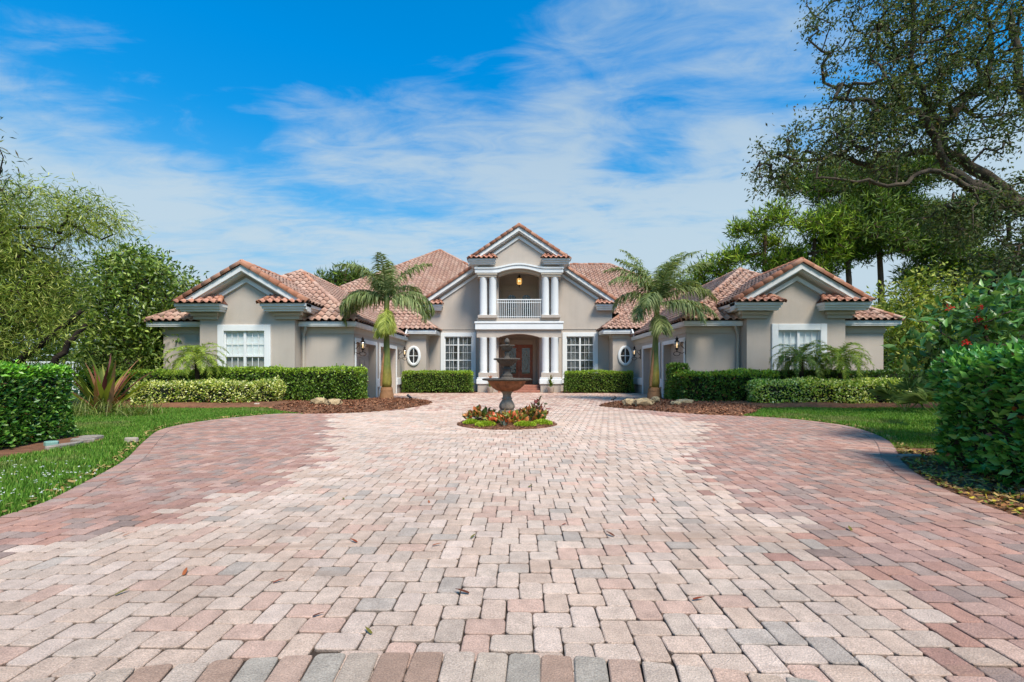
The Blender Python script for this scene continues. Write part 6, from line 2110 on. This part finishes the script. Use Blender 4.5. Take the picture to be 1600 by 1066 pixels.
# flat stepping stones and a valve cover by the near left hedge
def slab(name, label, cat, x, y, sx_, sy_, th, seed, m, z=-0.01, group=None):
    r = np.random.default_rng(seed)
    n = 11
    pts = [(x + sx_ * math.cos(2 * PI * i / n) * r.uniform(0.8, 1.12), y + sy_ * math.sin(2 * PI * i / n) * r.uniform(0.8, 1.12)) for i in range(n)]
    ins = [(x + (a - x) * 0.92, y + (b - y) * 0.92) for a, b in pts]
    b_ = MB()
    b_.add([(a, b, z) for a, b in pts] + [(a, b, z + th * 0.8) for a, b in pts] + [(a, b, z + th) for a, b in ins],
           [[i, (i + 1) % n, n + (i + 1) % n, n + i] for i in range(n)] + [[n + i, n + (i + 1) % n, 2 * n + (i + 1) % n, 2 * n + i] for i in range(n)] + [[2 * n + i for i in range(n)]])
    o = b_.build(name, m, None, loc=Vector((x, y, z)))
    return tag(o, label, cat, group)


sheet('soil_patch', SOIL, -0.002, M_MULCH)
G_ = 'flat stones beside the near left hedge'
slab('stepping_stone', 'flat grey stone at the tip of the near left hedge bed', 'stone', -7.78, 8.0, 0.22, 0.15, 0.06, 351, M_SLAB, 0, G_)
slab('stepping_stone', 'flat grey stone behind the first, close to the near left hedge', 'stone', -8.0, 8.38, 0.2, 0.15, 0.055, 352, M_SLAB, 0, G_)
slab('stepping_stone', 'long thin edging stone along the near left hedge bed', 'stone', -7.58, 7.45, 0.09, 0.34, 0.05, 353, M_SLAB, 0, G_)
slab('valve_cover', 'pale teal valve cover on the soil by the near left hedge', 'cover', -7.95, 7.62, 0.11, 0.08, 0.07, 354, M_TEAL, 0)
slab('edging_stone', 'flat edging stone where the right lawn meets the drive border', 'stone', 5.66, 6.68, 0.2, 0.07, 0.05, 355, M_SLAB, 0)
slab('edging_stone', 'small white edging stone where the left lawn meets the drive border', 'stone', -6.88, 7.98, 0.12, 0.06, 0.08, 356, M_POT, 0)
# landscape spotlights
def spot(label, x, y, z, az):
    root = thing('garden_spotlight', label, 'spotlight', (x, y, z), None)
    q = MB(); q.tube([(x, y, z - 0.05), (x, y, z + 0.12)], 0.014, 6); q.build('stake', M_BLACK, root)
    q = MB(); q.tube([(x - 0.09 * math.cos(az), y - 0.09 * math.sin(az), z + 0.10), (x + 0.03 * math.cos(az), y + 0.03 * math.sin(az), z + 0.16), (x + 0.10 * math.cos(az), y + 0.10 * math.sin(az), z + 0.20)], [0.035, 0.045, 0.055], 10); q.build('lamp_head', M_BLACK, root)


spot('small black spotlight on the tip of the right mulch bed', 3.55, 17.2, 0.10, 0.4)
spot('small black spotlight on the tip of the left mulch bed', -4.35, 18.0, 0.12, 2.6)
bx = thing('landscape_light', 'dark blue grey box light on the litter at the right edge', 'garden light', (4.83, 4.36, 0))
q = MB(); q.bbox(4.77, 4.93, 4.30, 4.42, 0.0, 0.14, 0.012); q.build('housing', M_BLACK, bx)
q = MB(); q.bbox(4.765, 4.769, 4.32, 4.40, 0.03, 0.11, 0.001); q.build('lens', M_LAMPGLASS, bx)

# white fence far left
fe = thing('picket_fence', 'white railing fence glimpsed between the trunks at far left', 'fence', (-25.5, 25.0, 0))
q = MB(); q.box(-27.5, -23.2, 24.97, 25.03, 1.75, 1.83); q.box(-27.5, -23.2, 24.97, 25.03, 0.25, 0.33); q.build('rails', M_WHITE, fe)
for i in range(24):
    q = MB(); xx = -27.4 + i * 0.18; q.box(xx - 0.03, xx + 0.03, 24.98, 25.02, 0.0 if i % 8 == 0 else 0.331, 1.749); q.build('picket', M_WHITE, fe)

# clover flowers in the left lawn
r = np.random.default_rng(361)
n = 420
x = r.uniform(-8.5, -4.7, n); y = r.normal(4.9, 0.55, n)
ok = inside(LAWN_L, x, y)
x, y = x[ok], y[ok]; n = len(x)
P = np.repeat(np.stack([x, y, r.uniform(0.03, 0.055, n)], 1), 5, 0)
V, F = leaves(P, unit(r.normal(0, 1, (5 * n, 3)) * [1, 1, 0.4] + [0, 0, 0.3]), 0.016, 0.012, r)
o = mesh_np('clover_flowers', V, F, M_PETAL, None, np.tile(np.array([[0.72, 0.72, 0.68]]), (len(V), 1)))
tag(o, 'tiny white clover flowers in the near left lawn', 'flowers', None, 'stuff')

# fallen leaves on the pavers
lm = None
spots = [(-1.45, 2.66, 0.6), (-2.05, 2.75, 2.0), (-2.25, 2.5, 1.0), (-1.05, 2.3, 0.4), (-1.18, 3.3, 2.6), (-0.62, 3.25, 0.2), (-0.36, 3.4, 1.1), (-0.28, 2.55, 2.9), (0.35, 3.7, 0.5), (-0.85, 4.3, 1.9), (0.1, 4.9, 0.9),
         (0.72, 3.45, 2.2), (0.95, 2.5, 0.1), (1.3, 4.4, 1.4), (-1.7, 4.4, 2.2), (-2.3, 5.2, 0.4), (0.5, 5.9, 2.7), (-0.1, 6.4, 0.6), (2.6, 3.6, 1.2), (3.0, 4.9, 0.2), (2.1, 6.2, 2.0), (-3.0, 3.4, 1.0), (-0.7, 2.15, 2.4)]
LC = rgbs((126, 62, 40), (150, 84, 50), (104, 96, 44), (92, 52, 38), k=0.8)
r = np.random.default_rng(371)
COLS = ((-9, -1.6, 'left of the drive centre'), (-1.6, -0.5, 'just left of the fountain line'), (-0.5, 0.6, 'in line with the fountain'), (0.6, 9, 'on the right half of the drive'))
ORD = ('nearest', 'second nearest', 'third nearest', 'fourth nearest', 'fifth nearest', 'sixth nearest', 'seventh nearest')
where = {}
for lo, hi, txt in COLS:
    for k_, i in enumerate(sorted((i for i, q_ in enumerate(spots) if lo <= q_[0] < hi), key=lambda i: spots[i][1])):
        where[i] = 'dry leaf on pavers %s, %s to the front' % (txt, ORD[k_])
for i, (x, y, a) in enumerate(spots):
    if i < 4:
        V, F, C = strap_leaf(r, (0, 0, 0.005), 0.0, 0.25, 0.075, 0.013, 0.35, LC[i], 5, 0.12)
        o = mesh_np('fallen_leaf', V, F, M_FALLEN, None, C, True, loc=Vector((0, 0, 0)))
        meshes = [o.data] if i == 0 else meshes + [o.data]
    else:
        o = bpy.data.objects.new('fallen_leaf', meshes[i % 4]); link(o)
    o.location = (x, y, 0.004); o.rotation_euler = (0, 0, a)
    s_ = r.uniform(0.7, 1.15); o.scale = (s_, s_, s_)
    tag(o, where[i], 'fallen leaf', 'fallen leaves on the driveway')
